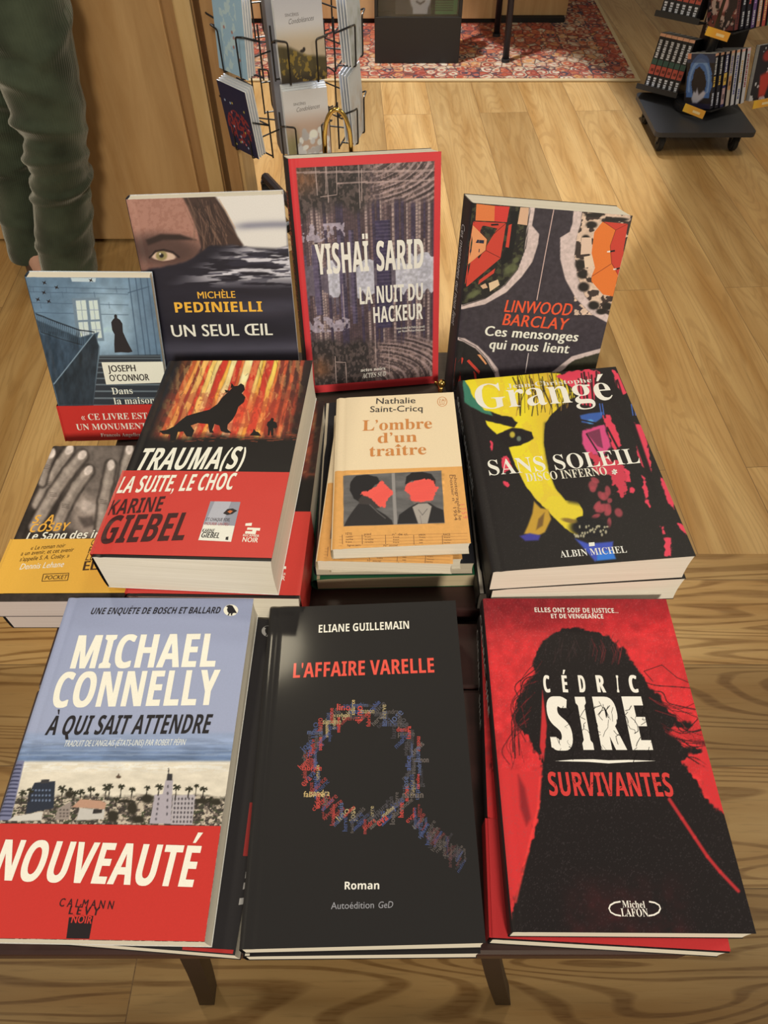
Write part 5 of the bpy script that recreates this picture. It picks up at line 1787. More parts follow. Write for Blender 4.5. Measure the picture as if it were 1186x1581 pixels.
def art_roads(d):
    """Aerial street photograph with orange roofs."""
    a = Art(.1456, .2036, [(696, 617), (903, 639), (976, 335), (730, 315)], d * 2, int(d * 3.0), (66, 57, 60), Z7)
    a.mottle(.10, .06, .06, 2)
    CU = (214, 186, 172)
    YD = (44, 40, 37)
    lblk = [(100, 90), (405, 100), (405, 125), (398, 190), (392, 250), (384, 320), (352, 405), (292, 478), (212, 536), (100, 570), (60, 560)]
    a.poly([(100, 90), (434, 100), (430, 140), (418, 208), (450, 246), (446, 290), (420, 372), (372, 440), (300, 512), (204, 566), (95, 590), (60, 580)], CU, 2)
    a.poly(lblk, YD, 2)
    a.mix((a.n(.06, .06, 5) > .58) * (a.col[:, 0] < 60) * (a.x < 380) * (a.y < 560) * .6, (86, 84, 56))
    a.line([(412, 100), (400, 200), (392, 300), (352, 408), (292, 482), (205, 540), (100, 574)], 3, (52, 46, 46), 1)
    OR = (226, 122, 66); RE = (206, 68, 52)
    sh = a.shape
    sh([(165, 108), (248, 117), (246, 188), (160, 184)], OR, 1); sh([(248, 117), (316, 121), (303, 192), (246, 188)], (214, 62, 54), 1)
    sh([(150, 188), (300, 196), (274, 356), (120, 486), (112, 470), (125, 380), (132, 300)], RE, 1)
    sh([(148, 205), (212, 270), (205, 320), (126, 384), (135, 290)], (232, 150, 96), 1.5)
    for q in ([(150, 188), (214, 270), (300, 196)], [(214, 270), (207, 320), (124, 386)], [(207, 320), (275, 355)]):
        a.stroke(q, 2.5, (90, 40, 36), 2)
    for (x0, y0) in ((140, 252), (155, 270), (135, 315), (158, 312), (178, 272)):
        sh([(x0, y0), (x0 + 22, y0 + 2), (x0 + 20, y0 + 17), (x0 - 2, y0 + 15)], (44, 46, 62), 2)
    sh([(312, 204), (326, 200), (312, 308), (297, 305)], RE, 1); sh([(178, 455), (250, 402), (244, 424), (172, 476)], RE, 1)
    sh([(365, 124), (404, 126), (396, 206), (352, 200)], (220, 172, 134), 1); sh([(220, 470), (262, 453), (270, 478), (226, 508)], (226, 190, 146), 1); sh([(182, 482), (205, 470), (216, 490), (194, 496)], (216, 170, 130), 1)
    sh([(230, 200), (264, 198), (266, 206), (232, 208)], (40, 34, 34), 2); sh([(320, 140), (355, 142), (345, 260), (325, 360), (280, 390), (275, 360), (300, 310), (320, 250)], (34, 32, 32), .5)
    for (cx, cy, rx, ry) in ((320, 405, 34, 20), (150, 520, 34, 14), (345, 365, 16, 12)):
        a.ell(cx, cy, rx, ry, (96, 96, 64), .4, -30)
    a.stroke([(518, 132), (480, 330), (440, 548)], 4, (214, 176, 160), .6); a.stroke([(402, 790), (388, 880)], 4, (200, 180, 170), .6)
    # right block
    a.poly([(610, 120), (960, 120), (960, 700), (765, 652), (690, 612), (620, 542), (570, 452), (547, 360), (547, 262), (590, 236), (602, 200)], CU, 2)
    a.poly([(650, 120), (960, 120), (960, 640), (775, 620), (712, 588), (660, 530), (626, 440), (612, 340), (622, 260), (640, 200)], (70, 56, 50), 2)
    blk = ((a.x > 650) & (a.y < 600))
    a.mix((a.n(.035, .035, 9, 3) > .5) * (a.x > 612) * (a.col[:, 0] < 90) * (a.y < 615) * (a.y > 150), (222, 186, 156))
    for (cx, cy, rx, ry) in ((690, 204, 26, 16), (664, 270, 20, 20), (640, 385, 26, 24), (648, 430, 24, 20), (654, 488, 26, 22), (700, 572, 26, 20), (762, 576, 22, 18), (735, 600, 24, 14), (700, 160, 40, 10), (800, 180, 60, 10)):
        a.ell(cx, cy, rx, ry, (48, 42, 38), .3)
    for q, c in (([(645, 262), (690, 262), (692, 335), (640, 340)], (228, 190, 160)), ([(655, 350), (705, 340), (705, 392), (660, 400)], (232, 198, 164))):
        sh(q, c, .6)
    sh([(740, 190), (802, 226), (776, 300), (782, 360), (822, 430), (796, 532), (742, 522), (690, 462), (690, 440), (706, 400), (690, 332), (702, 238)], (232, 120, 52), 1)
    sh([(745, 190), (856, 200), (836, 318), (850, 332), (818, 436), (780, 380), (774, 300), (800, 230)], RE, 1.4)
    for q in ([(745, 190), (800, 228), (856, 200)], [(800, 228), (775, 300), (782, 380), (818, 436)], [(690, 440), (780, 382)]):
        a.stroke(q, 2.2, (130, 52, 40), 2)
    for (x0, y0) in ((775, 322), (803, 402)):
        sh([(x0, y0), (x0 + 22, y0 - 4), (x0 + 22, y0 + 4), (x0, y0 + 8)], (40, 30, 30), 2); sh([(x0 - 14, y0 + 2), (x0, y0), (x0, y0 + 8), (x0 - 14, y0 + 8)], (240, 224, 200), 2)
    # lower left roundabout and lower right verge
    a.poly([(60, 715), (110, 722), (170, 756), (220, 806), (262, 862), (285, 960), (60, 960)], CU, 2)
    a.poly([(60, 725), (100, 735), (160, 768), (208, 818), (246, 880), (262, 960), (60, 960)], YD, 2)
    a.line([(85, 722), (160, 760), (210, 812), (250, 880)], 3, (52, 46, 46), 1)
    sh([(70, 812), (98, 808), (162, 884), (170, 940), (60, 940), (62, 850)], RE, 1); a.stroke([(66, 860), (92, 880), (60, 940)], 3, (90, 40, 36), 2); a.stroke([(98, 808), (66, 848)], 2.5, (90, 40, 36), 2)
    sh([(120, 826), (130, 818), (180, 872), (176, 886)], RE, 1); sh([(168, 796), (182, 796), (212, 838), (206, 842)], (226, 150, 96), 1)
    a.poly([(505, 880), (600, 805), (735, 768), (760, 960), (480, 960)], CU, 2)
    a.poly([(540, 880), (612, 822), (740, 786), (760, 960), (520, 960)], (58, 54, 40), 3, wob=4)
    a.mottle(.12, .1, .1, 12)
    T = (236, 88, 52)
    a.text('LINWOOD', (290, 600), (594, 618), 54, T, bold=.02, slant=.14)
    a.text('BARCLAY', (281, 660), (574, 684), 52, T, bold=.02, slant=.14)
    W = (240, 228, 212)
    a.text('Ces mensonges', (199, 708), (625, 737), 44, W, bold=.03, slant=.1)
    a.text('qui nous lient', (220, 768), (584, 791), 44, W, bold=.03, slant=.1)
    return a


def art_plain(W, H, c, n=4):
    return Art(W, H, [(0, 0), (1, 0), (1, 1), (0, 1)], n, n, c)


def spine_text(s, lo, hi, frac, c, inner=0.0014):
    """Letters running down the spine, from lo to hi (fractions of the height measured from the head)."""
    def f(P, W, H):
        co, faces = text_shape(s)
        x0, x1 = co[:, 0].min(), co[:, 0].max()
        y = H * (1 - lo) - (co[:, 0] - x0) / (x1 - x0) * H * (hi - lo)
        w = .5 - frac / 2 + np.clip(co[:, 1], 0, .7) / .7 * frac
        V = np.array([P(0.0, yy, ww) for yy, ww in zip(y, w)])
        V[:, 0] -= inner
        return [(V, faces, c)]
    return f

# ------------------------------------------------------------------ books on the table
GL = print_mat('glossy_cover', 0.4, 0.3, 0.12)
MA = print_mat('matt_cover', 0.5, 0.22)
SH = print_mat('shiny_black_cover', 0.5, 0.2, 0.16, 0.03)
BK = (32, 28, 28)
D = 100
LO = 28

PL_SEA = (.7506, -.2581, .0618, .020, .028)
a = art_raven(60)
flat_book('paperback', 'black book with a small raven mark under the blue-grey seaside novel', 'book', None, a, (-.243, .0655), -4.0, PL_SEA, 0, .5,
          mat=MA, back=BK, spine=BK)
a, bnd = art_coast(D)
flat_book('paperback', 'blue-grey seaside novel with a red paper band reading NOUVEAUTÉ', 'book', None, a, (-.2581, .0618), -.93, PL_SEA, .5, 1,
          mat=MA, band=(bnd, bnd.v0, (196, 50, 42), False), back=(214, 204, 186), spine=(150, 154, 170))

PL_WORD = (.7465, -.0877, .0563, .050, .018)
a = art_plain(.149, .236, BK, 12)
flat_book('paperback', 'lower of the two plain black novels, under the magnifying-glass cover', 'book', 'black magnifying-glass novels', a, (-.0885, .0548), .5, PL_WORD, 0, .5, mat=SH, back=BK, spine=BK)
a = art_words(int(D * 1.2))
flat_book('paperback', 'glossy black novel with a magnifying glass made of coloured names', 'book', 'black magnifying-glass novels', a, (-.0877, .0563), .97, PL_WORD, .5, 1, mat=SH, back=BK, spine=BK)

PL_RED = (.7476, .0793, .0654, .003, .011)
a, bnd = art_woman_red(LO)
st = spine_text('CÉDRIC SIRE', .04, .40, .42, (214, 204, 188), .0018)
flat_book('paperback', 'lower copy of the red woman thriller, with a red paper band on its spine', 'book', 'red thrillers with a dark-haired woman', a, (.0690, .0641), -2.9, PL_RED, 0, .5,
          mat=MA, band=(bnd, bnd.v0, (186, 46, 46), True), back=BK, spine=BK, spine_over=st)
a, bnd = art_woman_red(D)
flat_book('paperback', 'red and black thriller of a long-haired woman seen from behind, on top of its pile', 'book', 'red thrillers with a dark-haired woman', a, (.0793, .0654), -.37, PL_RED, .5, 1, mat=MA, back=BK, spine=BK, spine_over=st)

PL_HAND = (.7555, -.3200, .2951, .0, -.044)
a, bnd = art_hands(LO)
flat_book('pocket_book', 'lower pocket book under the hands cover, only its page edge in view', 'book', 'pocket books with grey hands', a, (-.3198, .2985), .0, PL_HAND, 0, .5, mat=MA, back=(60, 54, 50), spine=(58, 52, 49), pages=(214, 190, 172))
a, bnd = art_hands(D)
flat_book('pocket_book', 'pocket book with grey hands over a face and a yellow paper band', 'book', 'pocket books with grey hands', a, (-.3200, .2951), .32, PL_HAND, .5, 1, mat=MA, band=(bnd, bnd.v0, (226, 168, 66), False), back=(90, 80, 74), spine=(58, 52, 49),
          pages=(214, 190, 172))

PL_WOLF = (.8023, -.2234, .3066, .067, .0)
a, bnd = art_wolf(LO)
flat_book('paperback', 'lower thick wolf novel, its red band peeping out on the right below the other', 'book', 'thick wolf novels', a, (-.2075, .2986), -2.2, PL_WOLF, 0, .54, mat=GL, band=(bnd, bnd.v0, (198, 58, 48), True), back=(170, 50, 42), spine=BK)
a, bnd = art_wolf(D)
flat_book('paperback', 'thick paperback of a howling wolf in a burning orange forest, red band below', 'book', 'thick wolf novels', a, (-.2234, .3066), -4.3, PL_WOLF, .545, 1, mat=GL, band=(bnd, bnd.v0, (198, 58, 48), False), back=(226, 214, 196), spine=BK)

PL_MID = (.7833, -.0418, .327, .055, -.016)
a = art_plain(.1425, .208, (40, 96, 60), 12)
flat_book('hardcover_book', 'green hardcover at the bottom of the middle pile', 'book', None, a, (-.0599, .3373), 1.5, PL_MID, 0, .23, mat=MA, back=(40, 96, 60), spine=(40, 80, 56), pages=(196, 172, 132), rounded_spine=True)
a = art_plain(.138, .205, (40, 38, 40), 12)
flat_book('paperback', 'black-covered book lying on the green hardcover', 'book', None, a, (-.0600, .3407), .2, PL_MID, .23, .44, mat=MA, back=(40, 38, 40), spine=(40, 38, 40), pages=(196, 176, 146))
a = art_mugshots(LO * 2)
flat_book('pocket_book', 'third cream mugshot novel from the top, resting on the black-covered book', 'book', 'cream mugshot novels', a, (-.0455, .3330), 1.0, PL_MID, .44, .63, mat=MA, back=(214, 196, 164), spine=(228, 200, 156), pages=(228, 208, 176))
flat_book('pocket_book', 'cream mugshot novel turned askew just beneath the top copy', 'book', 'cream mugshot novels', a, (-.0552, .3262), -3.4, PL_MID, .63, .815, mat=MA, back=(214, 196, 164), spine=(228, 200, 156), pages=(232, 212, 180))
a = art_mugshots(D)
flat_book('pocket_book', 'cream mugshot novel on top of the middle pile, faces scribbled over in red', 'book', 'cream mugshot novels', a, (-.0418, .327), .9, PL_MID, .815, 1, mat=MA, back=(214, 196, 164), spine=(228, 200, 156), pages=(236, 218, 188))

PL_FACE = (.7882, .0841, .3022, .085, -.064)
st = spine_text('GRANGÉ  SANS SOLEIL', .06, .6, .4, (200, 194, 184), .0018)
for lab, f0, f1, bl, yw in (('lowest copy of the yellow half-face novel, its spine corner out to the left', 0, .333, (.0810, .3170), .3), ('middle copy of the yellow half-face novel, slid out to the right', .333, .667, (.0871, .3029), 2.0)):
    a = art_plain(.155, .228, (36, 32, 31), 12)
    flat_book('paperback', lab, 'book', 'yellow half-face novels', a, bl, yw, PL_FACE, f0, f1, mat=MA, back=BK, spine=BK, spine_over=st, pages=(236, 218, 190))
a = art_face(D)
flat_book('paperback', 'large black novel with a yellow and pink half face, on top of its pile', 'book', 'yellow half-face novels', a, (.0841, .3022), 2.31, PL_FACE, .667, 1, mat=MA, back=BK, spine=BK, spine_over=st, pages=(236, 218, 190))

# books standing at the back
a, bnd = art_stairs(D)
KC = Vector((0, 0, CAM_Z))
lean_book('pocket_book', 'small upright book with a man in a long coat on blue stairs', 'book', None, a, (-.3291, .5126, .7131), -15.4, 76.5, 23.6, .0155, mat=GL, band=(bnd, bnd.v0, (200, 50, 42), False), back=(190, 196, 198), spine=(60, 70, 78))
a = art_eye(D)
lean_book('paperback', 'tall upright novel with a woman\'s eye at the water line', 'book', None, a, (-.2266, .5489, .7105), 3.8, 73.66, -.16, .020, mat=GL, back=(196, 190, 184), spine=(40, 36, 44), skew=-.001)
a = art_city(D)
st = spine_text('YISHAÏ SARID  LA NUIT DU HACKEUR', .12, .75, .35, (190, 90, 70), .0018)
lean_book('paperback', 'red-framed novel of a mirrored city standing on the gold easel', 'book', None, a, (-.0825, .5892, .7095), 4.98, 71.18, 3.3, .030, mat=MA, back=(44, 40, 40), spine=(50, 44, 44), skew=-.004, spine_over=st)
a = art_roads(D)
st = spine_text('Ces mensonges qui nous lient', .12, .62, .35, (200, 190, 180), .0018)
lean_book('paperback', 'upright novel with an aerial view of a road and orange roofs', 'book', None, a, (.0737, .5793, .7105), -9.47, 74.72, 1.2, .034, mat=MA, back=(44, 40, 40), spine=(46, 41, 41), skew=-.010, spine_over=st)

# gold easel behind and under the city book
M_GOLD = plain('polished_brass', (0.83, 0.55, 0.16), 0.16, metal=1.0, seen=False)
ez = thing('book_easel', 'small gold wire easel holding the mirrored-city book', 'easel', (-.012, .66, TABLE))
b = MB()
rr = .0021
arch = [(-.033 + .0125 * math.cos(t) - .0 + .012 - .012, 0, .222 + .030 * math.sin(t)) for t in np.linspace(0, math.pi, 14)]
arch = [(x + .012 - .012, .050 - .02 * (z - .19), z) for (x, y, z) in arch]
left = [(arch[-1][0] - .002, .042, .15), (-.062, -.016, .0035)]
right = [(arch[0][0] + .002, .042, .15), (.030, .002, .0035)]
b.tube(rounded([right[1], right[0]] + arch + [left[0], left[1]], .006, 3), rr, 8)
b.build('wire_frame', M_GOLD, ez, True)
for (bx, by, bz) in ((-.0665 - .005, -.0905, .018), (.0745, -.070, .024)):
    b = MB()
    b.tube(rounded([(bx * .55, -.03, .0022), (bx, by + .018, .0022), (bx, by - .004, .0026), (bx, by - .006, bz - .006)], .006, 4), rr, 8)
    b.build('hook', M_GOLD, ez, True)
    b = MB(); b.ball((bx, by - .006, bz), .0046); b.build('ball_tip', M_GOLD, ez, True)
b = MB(); b.tube(rounded([(.0, .04, .15), (.0, .10, .03), (.0, .103, .003)], .02, 4), rr, 8); b.build('back_strut', M_GOLD, ez, True)
b = MB()
b.tube(rounded([(-.0665, -.092, .0032), (-.060, -.112, .006), (-.066, -.128, .004), (-.063, -.142, .010)], .008, 4), [.0026] * 12, 8)
b.build('scroll_foot', M_GOLD, ez, True)

# ------------------------------------------------------------------ revolving book tower on the right
TX, TY = 1.15, 2.79
tower = thing('book_tower', 'black revolving tower of small comic books on a square castor base', 'book rack', (TX, TY, 0))
pts = []
for (cx, cy, a0) in ((.16, .15, 0), (-.16, .15, 90), (-.16, -.15, 180), (.16, -.15, 270)):
    for k in range(5):
        t = R(a0 + 22.5 * k)
        pts.append((cx + .02 * math.cos(t), cy + .02 * math.sin(t)))
b = MB(); b.prism(pts, .072, .088); base = b.build('base_plate', plain('black_base', (52, 50, 49), 0.5), tower)
for sx in (-1, 1):
    for sy in (-1, 1):
        castor(base, sx * .135, sy * .11, .0715, .028)
b = MB(); b.tube([(0, .03, .089), (0, .03, .80)], .016, 12); b.build('pole', M_BLACKM, tower, True)
b = MB(); b.disc((0, .03, .103), .07, .028, seg=24, bevel=.004); b.build('hub', M_BLACKM, tower)

M_MANGA = print_mat('comic_cover', 0.4)
_pg = pages_of((206, 196, 178))


def comic(cov, spine_zones, t, back):
    """x = thickness, y = depth behind the spine, z = height; front cover on x = 0."""
    Wd, H = .112, .172
    r = bpy.data.objects.new('comic_book', None); COL.objects.link(r)
    def FC(x, y, h):
        return np.stack([-h + 0 * x, (Wd - x), y + 0 * x], -1)
    ex = []
    for z0, z1, u0, u1, c in spine_zones:
        lay = (-.0001 - .00004 * (u0 > .2)) if (u0, u1) != (0, 1) else 0
        ex.append((np.array([(u0 * t, lay, z0 * H), (u1 * t, lay, z0 * H), (u1 * t, lay, z1 * H), (u0 * t, lay, z1 * H)]), [(0, 1, 2, 3)], c))
    ex.append((np.array([(t, 0, 0), (t, Wd, 0), (t, Wd, H), (t, 0, H)]), [(0, 1, 2, 3)], back))
    sheet_mesh('cover', cov, FC, M_MANGA, r, extra=ex)
    e = .0004
    V = [(e, e, e), (t - e, e, e), (t - e, Wd - .0015, e), (e, Wd - .0015, e), (e, e, H - .0008), (t - e, e, H - .0008), (t - e, Wd - .0015, H - .0008), (e, Wd - .0015, H - .0008)]
    link_mesh('page_block', V, [(3, 2, 1, 0), (4, 5, 6, 7), (0, 1, 5, 4), (1, 2, 6, 5), (2, 3, 7, 6), (3, 0, 4, 7)], _pg, r)
    return r


def put(r, pos, ang, tilt_axis, tilt, label, group):
    M = Matrix.Translation(pos) @ Matrix.Rotation(R(tilt), 4, tilt_axis) @ Matrix.Rotation(R(ang), 4, 'Z')
    r.matrix_world = M
    tag(r, label, 'book', group)
    return r


def clone(r):
    c = r.copy(); COL.objects.link(c)
    for ch in list(r.children):
        k = ch.copy(); COL.objects.link(k); k.parent = c
    return c


def zones(base, items):
    out = [(0, 1, 0, 1, base)]
    for i, (z0, z1, c, full) in enumerate(items):
        if full:
            out.append((z0, z1, .06 if z0 < .9 else .0, .94 if z0 < .9 else 1.0 + 1e-6, c))
            if z0 < .9 and z1 - z0 > .12:
                out.append((z0 + (z1 - z0) * .3, z0 + (z1 - z0) * .62, .3, .8, tuple(int(v * .6) for v in c)))
        else:           # a column of small letters
            n = max(2, int((z1 - z0) / .034))
            for k in range(n):
                a0 = z0 + (z1 - z0) * k / n
                out.append((a0, a0 + (z1 - z0) / n * (.60 + .25 * ((k * 7 + i) % 3) / 2), .24 + .06 * (k % 2), .74, c))
    return out


def dark_cover(kind):
    a = Art(.112, .172, [(0, 1), (1, 1), (1, 0), (0, 0)], 50, 76, (36, 34, 40))
    x, y = a.x, a.y
    rnd = random.Random(kind)
    if kind == 1:      # icy blue flames round a pale hand
        f = np.abs(np.hypot((x - .5) / .36, (y - .55) / .42) - 1)
        a.mix((f < .28 + .3 * (fbm(x * 7, y * 7, 2) - .5)) * (y < .8) * .9, (84, 130, 196)); a.mix((f < .10) * (y < .7) * .6, (160, 190, 226))
        a.mix((y < .16) * .6, (60, 76, 110))
        a.poly([(.28, .82), (.34, .68), (.42, .70), (.46, .62), (.54, .74), (.70, .66), (.80, .70), (.72, .80), (.5, .90), (.34, .90)], (206, 200, 210), .03)
        a.mix((y > .90) * .8, (52, 48, 74)); a.mix((x < .14) * (y < .10), (226, 150, 110))
    elif kind == 2:    # dark red and cream tangle
        a.mix((fbm(x * 6, y * 7, 4) > .52), (120, 62, 58)); a.mix((fbm(x * 9, y * 9, 6) > .60), (196, 168, 152)); a.mix((fbm(x * 5, y * 4, 8) > .60), (48, 42, 46))
        a.ell(.55, .55, .16, .14, (206, 150, 140), .2); a.ell(.38, .42, .09, .08, (220, 206, 196), .2)
    elif kind == 3:    # black and red slash
        a.col[:] = (206, 196, 186); a.mix((fbm(x * 4, y * 4, 4) > .42), (46, 40, 42)); a.poly([(.25, .55), (.75, .45), (.6, .95), (.35, .95)], (196, 66, 50), .05)
        a.ell(.4, .2, .2, .1, (160, 54, 46), .3)
    return a


flat = art_plain(.112, .172, (38, 34, 36), 2)
PE = (230, 168, 128)
WH = (206, 200, 192)
zs = zones((36, 33, 34), [(.94, .995, PE, True), (.56, .90, WH, False), (.44, .54, (58, 84, 70), True), (.26, .43, (176, 76, 58), True), (.02, .22, WH, False)])
bkA = comic(flat, zs, .0205, (30, 28, 30))
ORD = ('first', 'second', 'third', 'fourth', 'fifth', 'sixth', 'seventh', 'eighth')
rowA = Vector((math.cos(R(-35)), math.sin(R(-35)), 0))
rowB = Vector((math.cos(R(20)), math.sin(R(20)), 0))
axB = Vector((math.cos(R(35)), math.sin(R(35)), 0))
firstA = True
for tier, z0 in (('lower', .128), ('upper', .362)):
    pa = Vector((.977, 2.908, z0)) if tier == 'lower' else Vector((.968, 2.915, z0))
    for k in range(6):
        r = bkA if firstA else clone(bkA)
        firstA = False
        put(r, pa + rowA * (.0215 * k), -35, rowA, -13, ORD[k] + ' black comic spine from the left on the ' + tier + ' tier of the tower', 'black comic spines on the ' + tier + ' tier')
SPB = [((40, 38, 44), [(.95, .995, PE, True), (.62, .93, (206, 196, 180), False), (.40, .60, (222, 176, 74), False), (.06, .30, (200, 196, 196), False)]),
       ((40, 38, 44), [(.95, .995, PE, True), (.62, .93, (206, 196, 180), False), (.42, .60, (222, 176, 74), False), (.06, .30, (200, 196, 196), False)]),
       ((58, 50, 84), [(.95, .995, (226, 190, 160), True), (.64, .93, (220, 212, 206), False), (.40, .62, (222, 176, 74), True), (.05, .35, (188, 150, 140), True)]),
       ((196, 176, 150), [(.95, .995, PE, True), (.60, .92, (110, 104, 140), False), (.30, .55, (200, 140, 90), True)]),
       ((210, 200, 190), [(.95, .995, PE, True), (.20, .90, (70, 74, 130), False)]),
       ((214, 204, 192), [(.95, .995, (226, 170, 150), True), (.40, .80, (206, 160, 90), False), (.1, .3, (70, 80, 130), False)]),
       ((206, 196, 186), [(.95, .995, (226, 180, 170), True), (.3, .9, (150, 60, 60), False)])]
SPU = [((120, 60, 54), [(.1, .9, (60, 40, 42), False)]), ((40, 38, 44), [(.05, .3, WH, False), (.4, .9, WH, False)]), ((44, 40, 46), [(.05, .3, WH, False), (.4, .9, (196, 80, 70), False)]),
       ((110, 78, 120), [(.05, .3, WH, False), (.4, .9, (190, 150, 190), False)]), ((206, 150, 110), [(.1, .5, (220, 206, 190), False)]), ((190, 80, 70), [(.1, .9, (226, 190, 120), False)]), ((90, 120, 90), [(.1, .9, (210, 206, 190), False)])]
NAMB = ('comic with icy blue flames on a dark cover', 'black comic with yellow and white spine lettering', 'purple comic spine with a yellow middle', 'tan comic spine with an orange patch', 'pale comic spine with blue lettering', 'cream comic spine with ochre marks',
        'pale comic spine with dark red lettering')
NAMU = ('comic with a red and cream tangle on its cover', 'black comic spine with white marks', 'black comic spine with red marks', 'mauve comic spine', 'orange-tan comic spine', 'red comic spine with yellow marks', 'green comic spine')
for tier, z0, specs, nam, kind in (('lower', .128, SPB, NAMB, 1), ('upper', .362, SPU, NAMU, 2)):
    p0 = Vector((1.171, 2.714, z0)) if tier == 'lower' else Vector((1.180, 2.752, z0))
    for k, (c, it) in enumerate(specs):
        r = comic(dark_cover(kind) if k == 0 else flat, zones(c, it), .0182, c)
        pos = ('second', 'third')[k - 1] + ' of its row' if k in (1, 2) else ''
        put(r, p0 + rowB * (.0222 * k), 35, axB, -16, (nam[k] + ', ' + tier + ' right-hand row of the tower'), 'coloured comics on the ' + tier + ' tier')
r = comic(dark_cover(3), zones((60, 40, 40), [(.1, .9, WH, False)]), .018, (60, 40, 40))
put(r, Vector((1.435, 2.815, .13)), 111, Vector((math.cos(R(21)), math.sin(R(21)), 0)), -14, 'black, white and red comic cover at the right side of the tower', None)

M_TRAY = plain('black_tray', (30, 28, 28), 0.5)
M_LABEL = print_mat('price_label', 0.35)
for z0 in (.118, .352):
    b = MB()
    b.box((-.012, -.012, -.004), (.146, .115, 0.0), .001, Matrix.Translation(Vector((.966 - TX, 2.912 - TY, z0 + .006))) @ Matrix.Rotation(R(-13), 4, rowA) @ Matrix.Rotation(R(-35), 4, 'Z'))
    b.box((-.012, -.014, -.004), (.146, -.0115, .014), .0005, Matrix.Translation(Vector((.966 - TX, 2.912 - TY, z0 + .006))) @ Matrix.Rotation(R(-13), 4, rowA) @ Matrix.Rotation(R(-35), 4, 'Z'))
    b.build('tray', M_TRAY, tower)
    b = MB()
    b.box((-.006, -.02, -.004), (.165, .105, 0.0), .001, Matrix.Translation(Vector((1.168 - TX, 2.722 - TY + (.03 if z0 > .3 else 0), z0 + .003))) @ Matrix.Rotation(R(-16), 4, axB) @ Matrix.Rotation(R(30), 4, 'Z'))
    b.build('tray', M_TRAY, tower)
    b = MB(); b.box((.012, .115, 0), (.15, .20, .22), .002, Matrix.Translation(Vector((0, 0, z0 + .005)))); b.build('back_panel', M_TRAY, tower)
for (lx, ly, lz, ang) in ((1.092 - TX, 2.758 - TY, .104, -50), (1.098 - TX, 2.786 - TY, .338, -48), (1.345 - TX, 2.755 - TY, .112, 21)):
    la = Art(.086, .026, [(0, 0), (1, 0), (1, 1), (0, 1)], 20, 6, (240, 166, 60))
    la.mix(sstep(.5, 0, la.x) * .7, (246, 196, 60))
    la.shape([(.45, .3), (.8, .3), (.8, .6), (.45, .6)], (248, 214, 150), 1)
    lo = sheet_mesh('shelf_label', la, lambda x, y, h: np.stack([x, -h + 0 * x, y + 0 * x], -1), M_LABEL, tower, extra=[(np.array([(0, .0015, 0), (.086, .0015, 0), (.086, .0015, .026), (0, .0015, .026), (0, 0, 0), (.086, 0, 0), (.086, 0, .026), (0, 0, .026)]), [(3, 2, 1, 0), (0, 1, 5, 4), (1, 2, 6, 5), (2, 3, 7, 6), (3, 0, 4, 7)], (240, 166, 60))])
    lo.location = (lx, ly, lz); lo.rotation_euler = (R(-14), 0, R(ang))
    lo['label'] = 'orange shelf label'

# ------------------------------------------------------------------ person
per = thing('person', 'person standing at the left in dark green corduroy trousers by the oak cabinet', 'person', (-.96, 1.86, 0))
OX, OY = -.96, 1.86


def corduroy():
    m, nt, p = new_mat('green_corduroy')
    tc = nd(nt, 'ShaderNodeTexCoord')
    at = nd(nt, 'ShaderNodeAttribute', attribute_name='rib')
    wv = nd(nt, 'ShaderNodeMath', operation='SINE')
    ml = nd(nt, 'ShaderNodeMath', operation='MULTIPLY'); ml.inputs[1].default_value = 2 * math.pi * 90
    nt.links.new(at.outputs['Fac'], ml.inputs[0]); nt.links.new(ml.outputs[0], wv.inputs[0])
    nz = nd(nt, 'ShaderNodeTexNoise', inp={'Scale': 9.0, 'Detail': 5.0}); nt.links.new(tc.outputs['Object'], nz.inputs['Vector'])
    rp = nd(nt, 'ShaderNodeValToRGB')
    rp.color_ramp.elements[0].color = alb4((44, 47, 34)); rp.color_ramp.elements[0].position = .3
    rp.color_ramp.elements[1].color = alb4((78, 83, 62)); rp.color_ramp.elements[1].position = .75
    nt.links.new(nz.outputs[0], rp.inputs[0]); nt.links.new(rp.outputs[0], p.inputs['Base Color'])
    b = nd(nt, 'ShaderNodeBump', inp={'Strength': .35, 'Distance': .001})
    nt.links.new(wv.outputs[0], b.inputs['Height']); nt.links.new(b.outputs[0], p.inputs['Normal'])
    p.inputs['Roughness'].default_value = .95; p.inputs['Specular IOR Level'].default_value = .1
    p.inputs['Sheen Weight'].default_value = .5; p.inputs['Sheen Roughness'].default_value = .4
    return m


def interp(keys, t):
    keys = np.array(keys, float)
    return [np.interp(t, keys[:, 0], keys[:, i]) for i in range(1, keys.shape[1])]


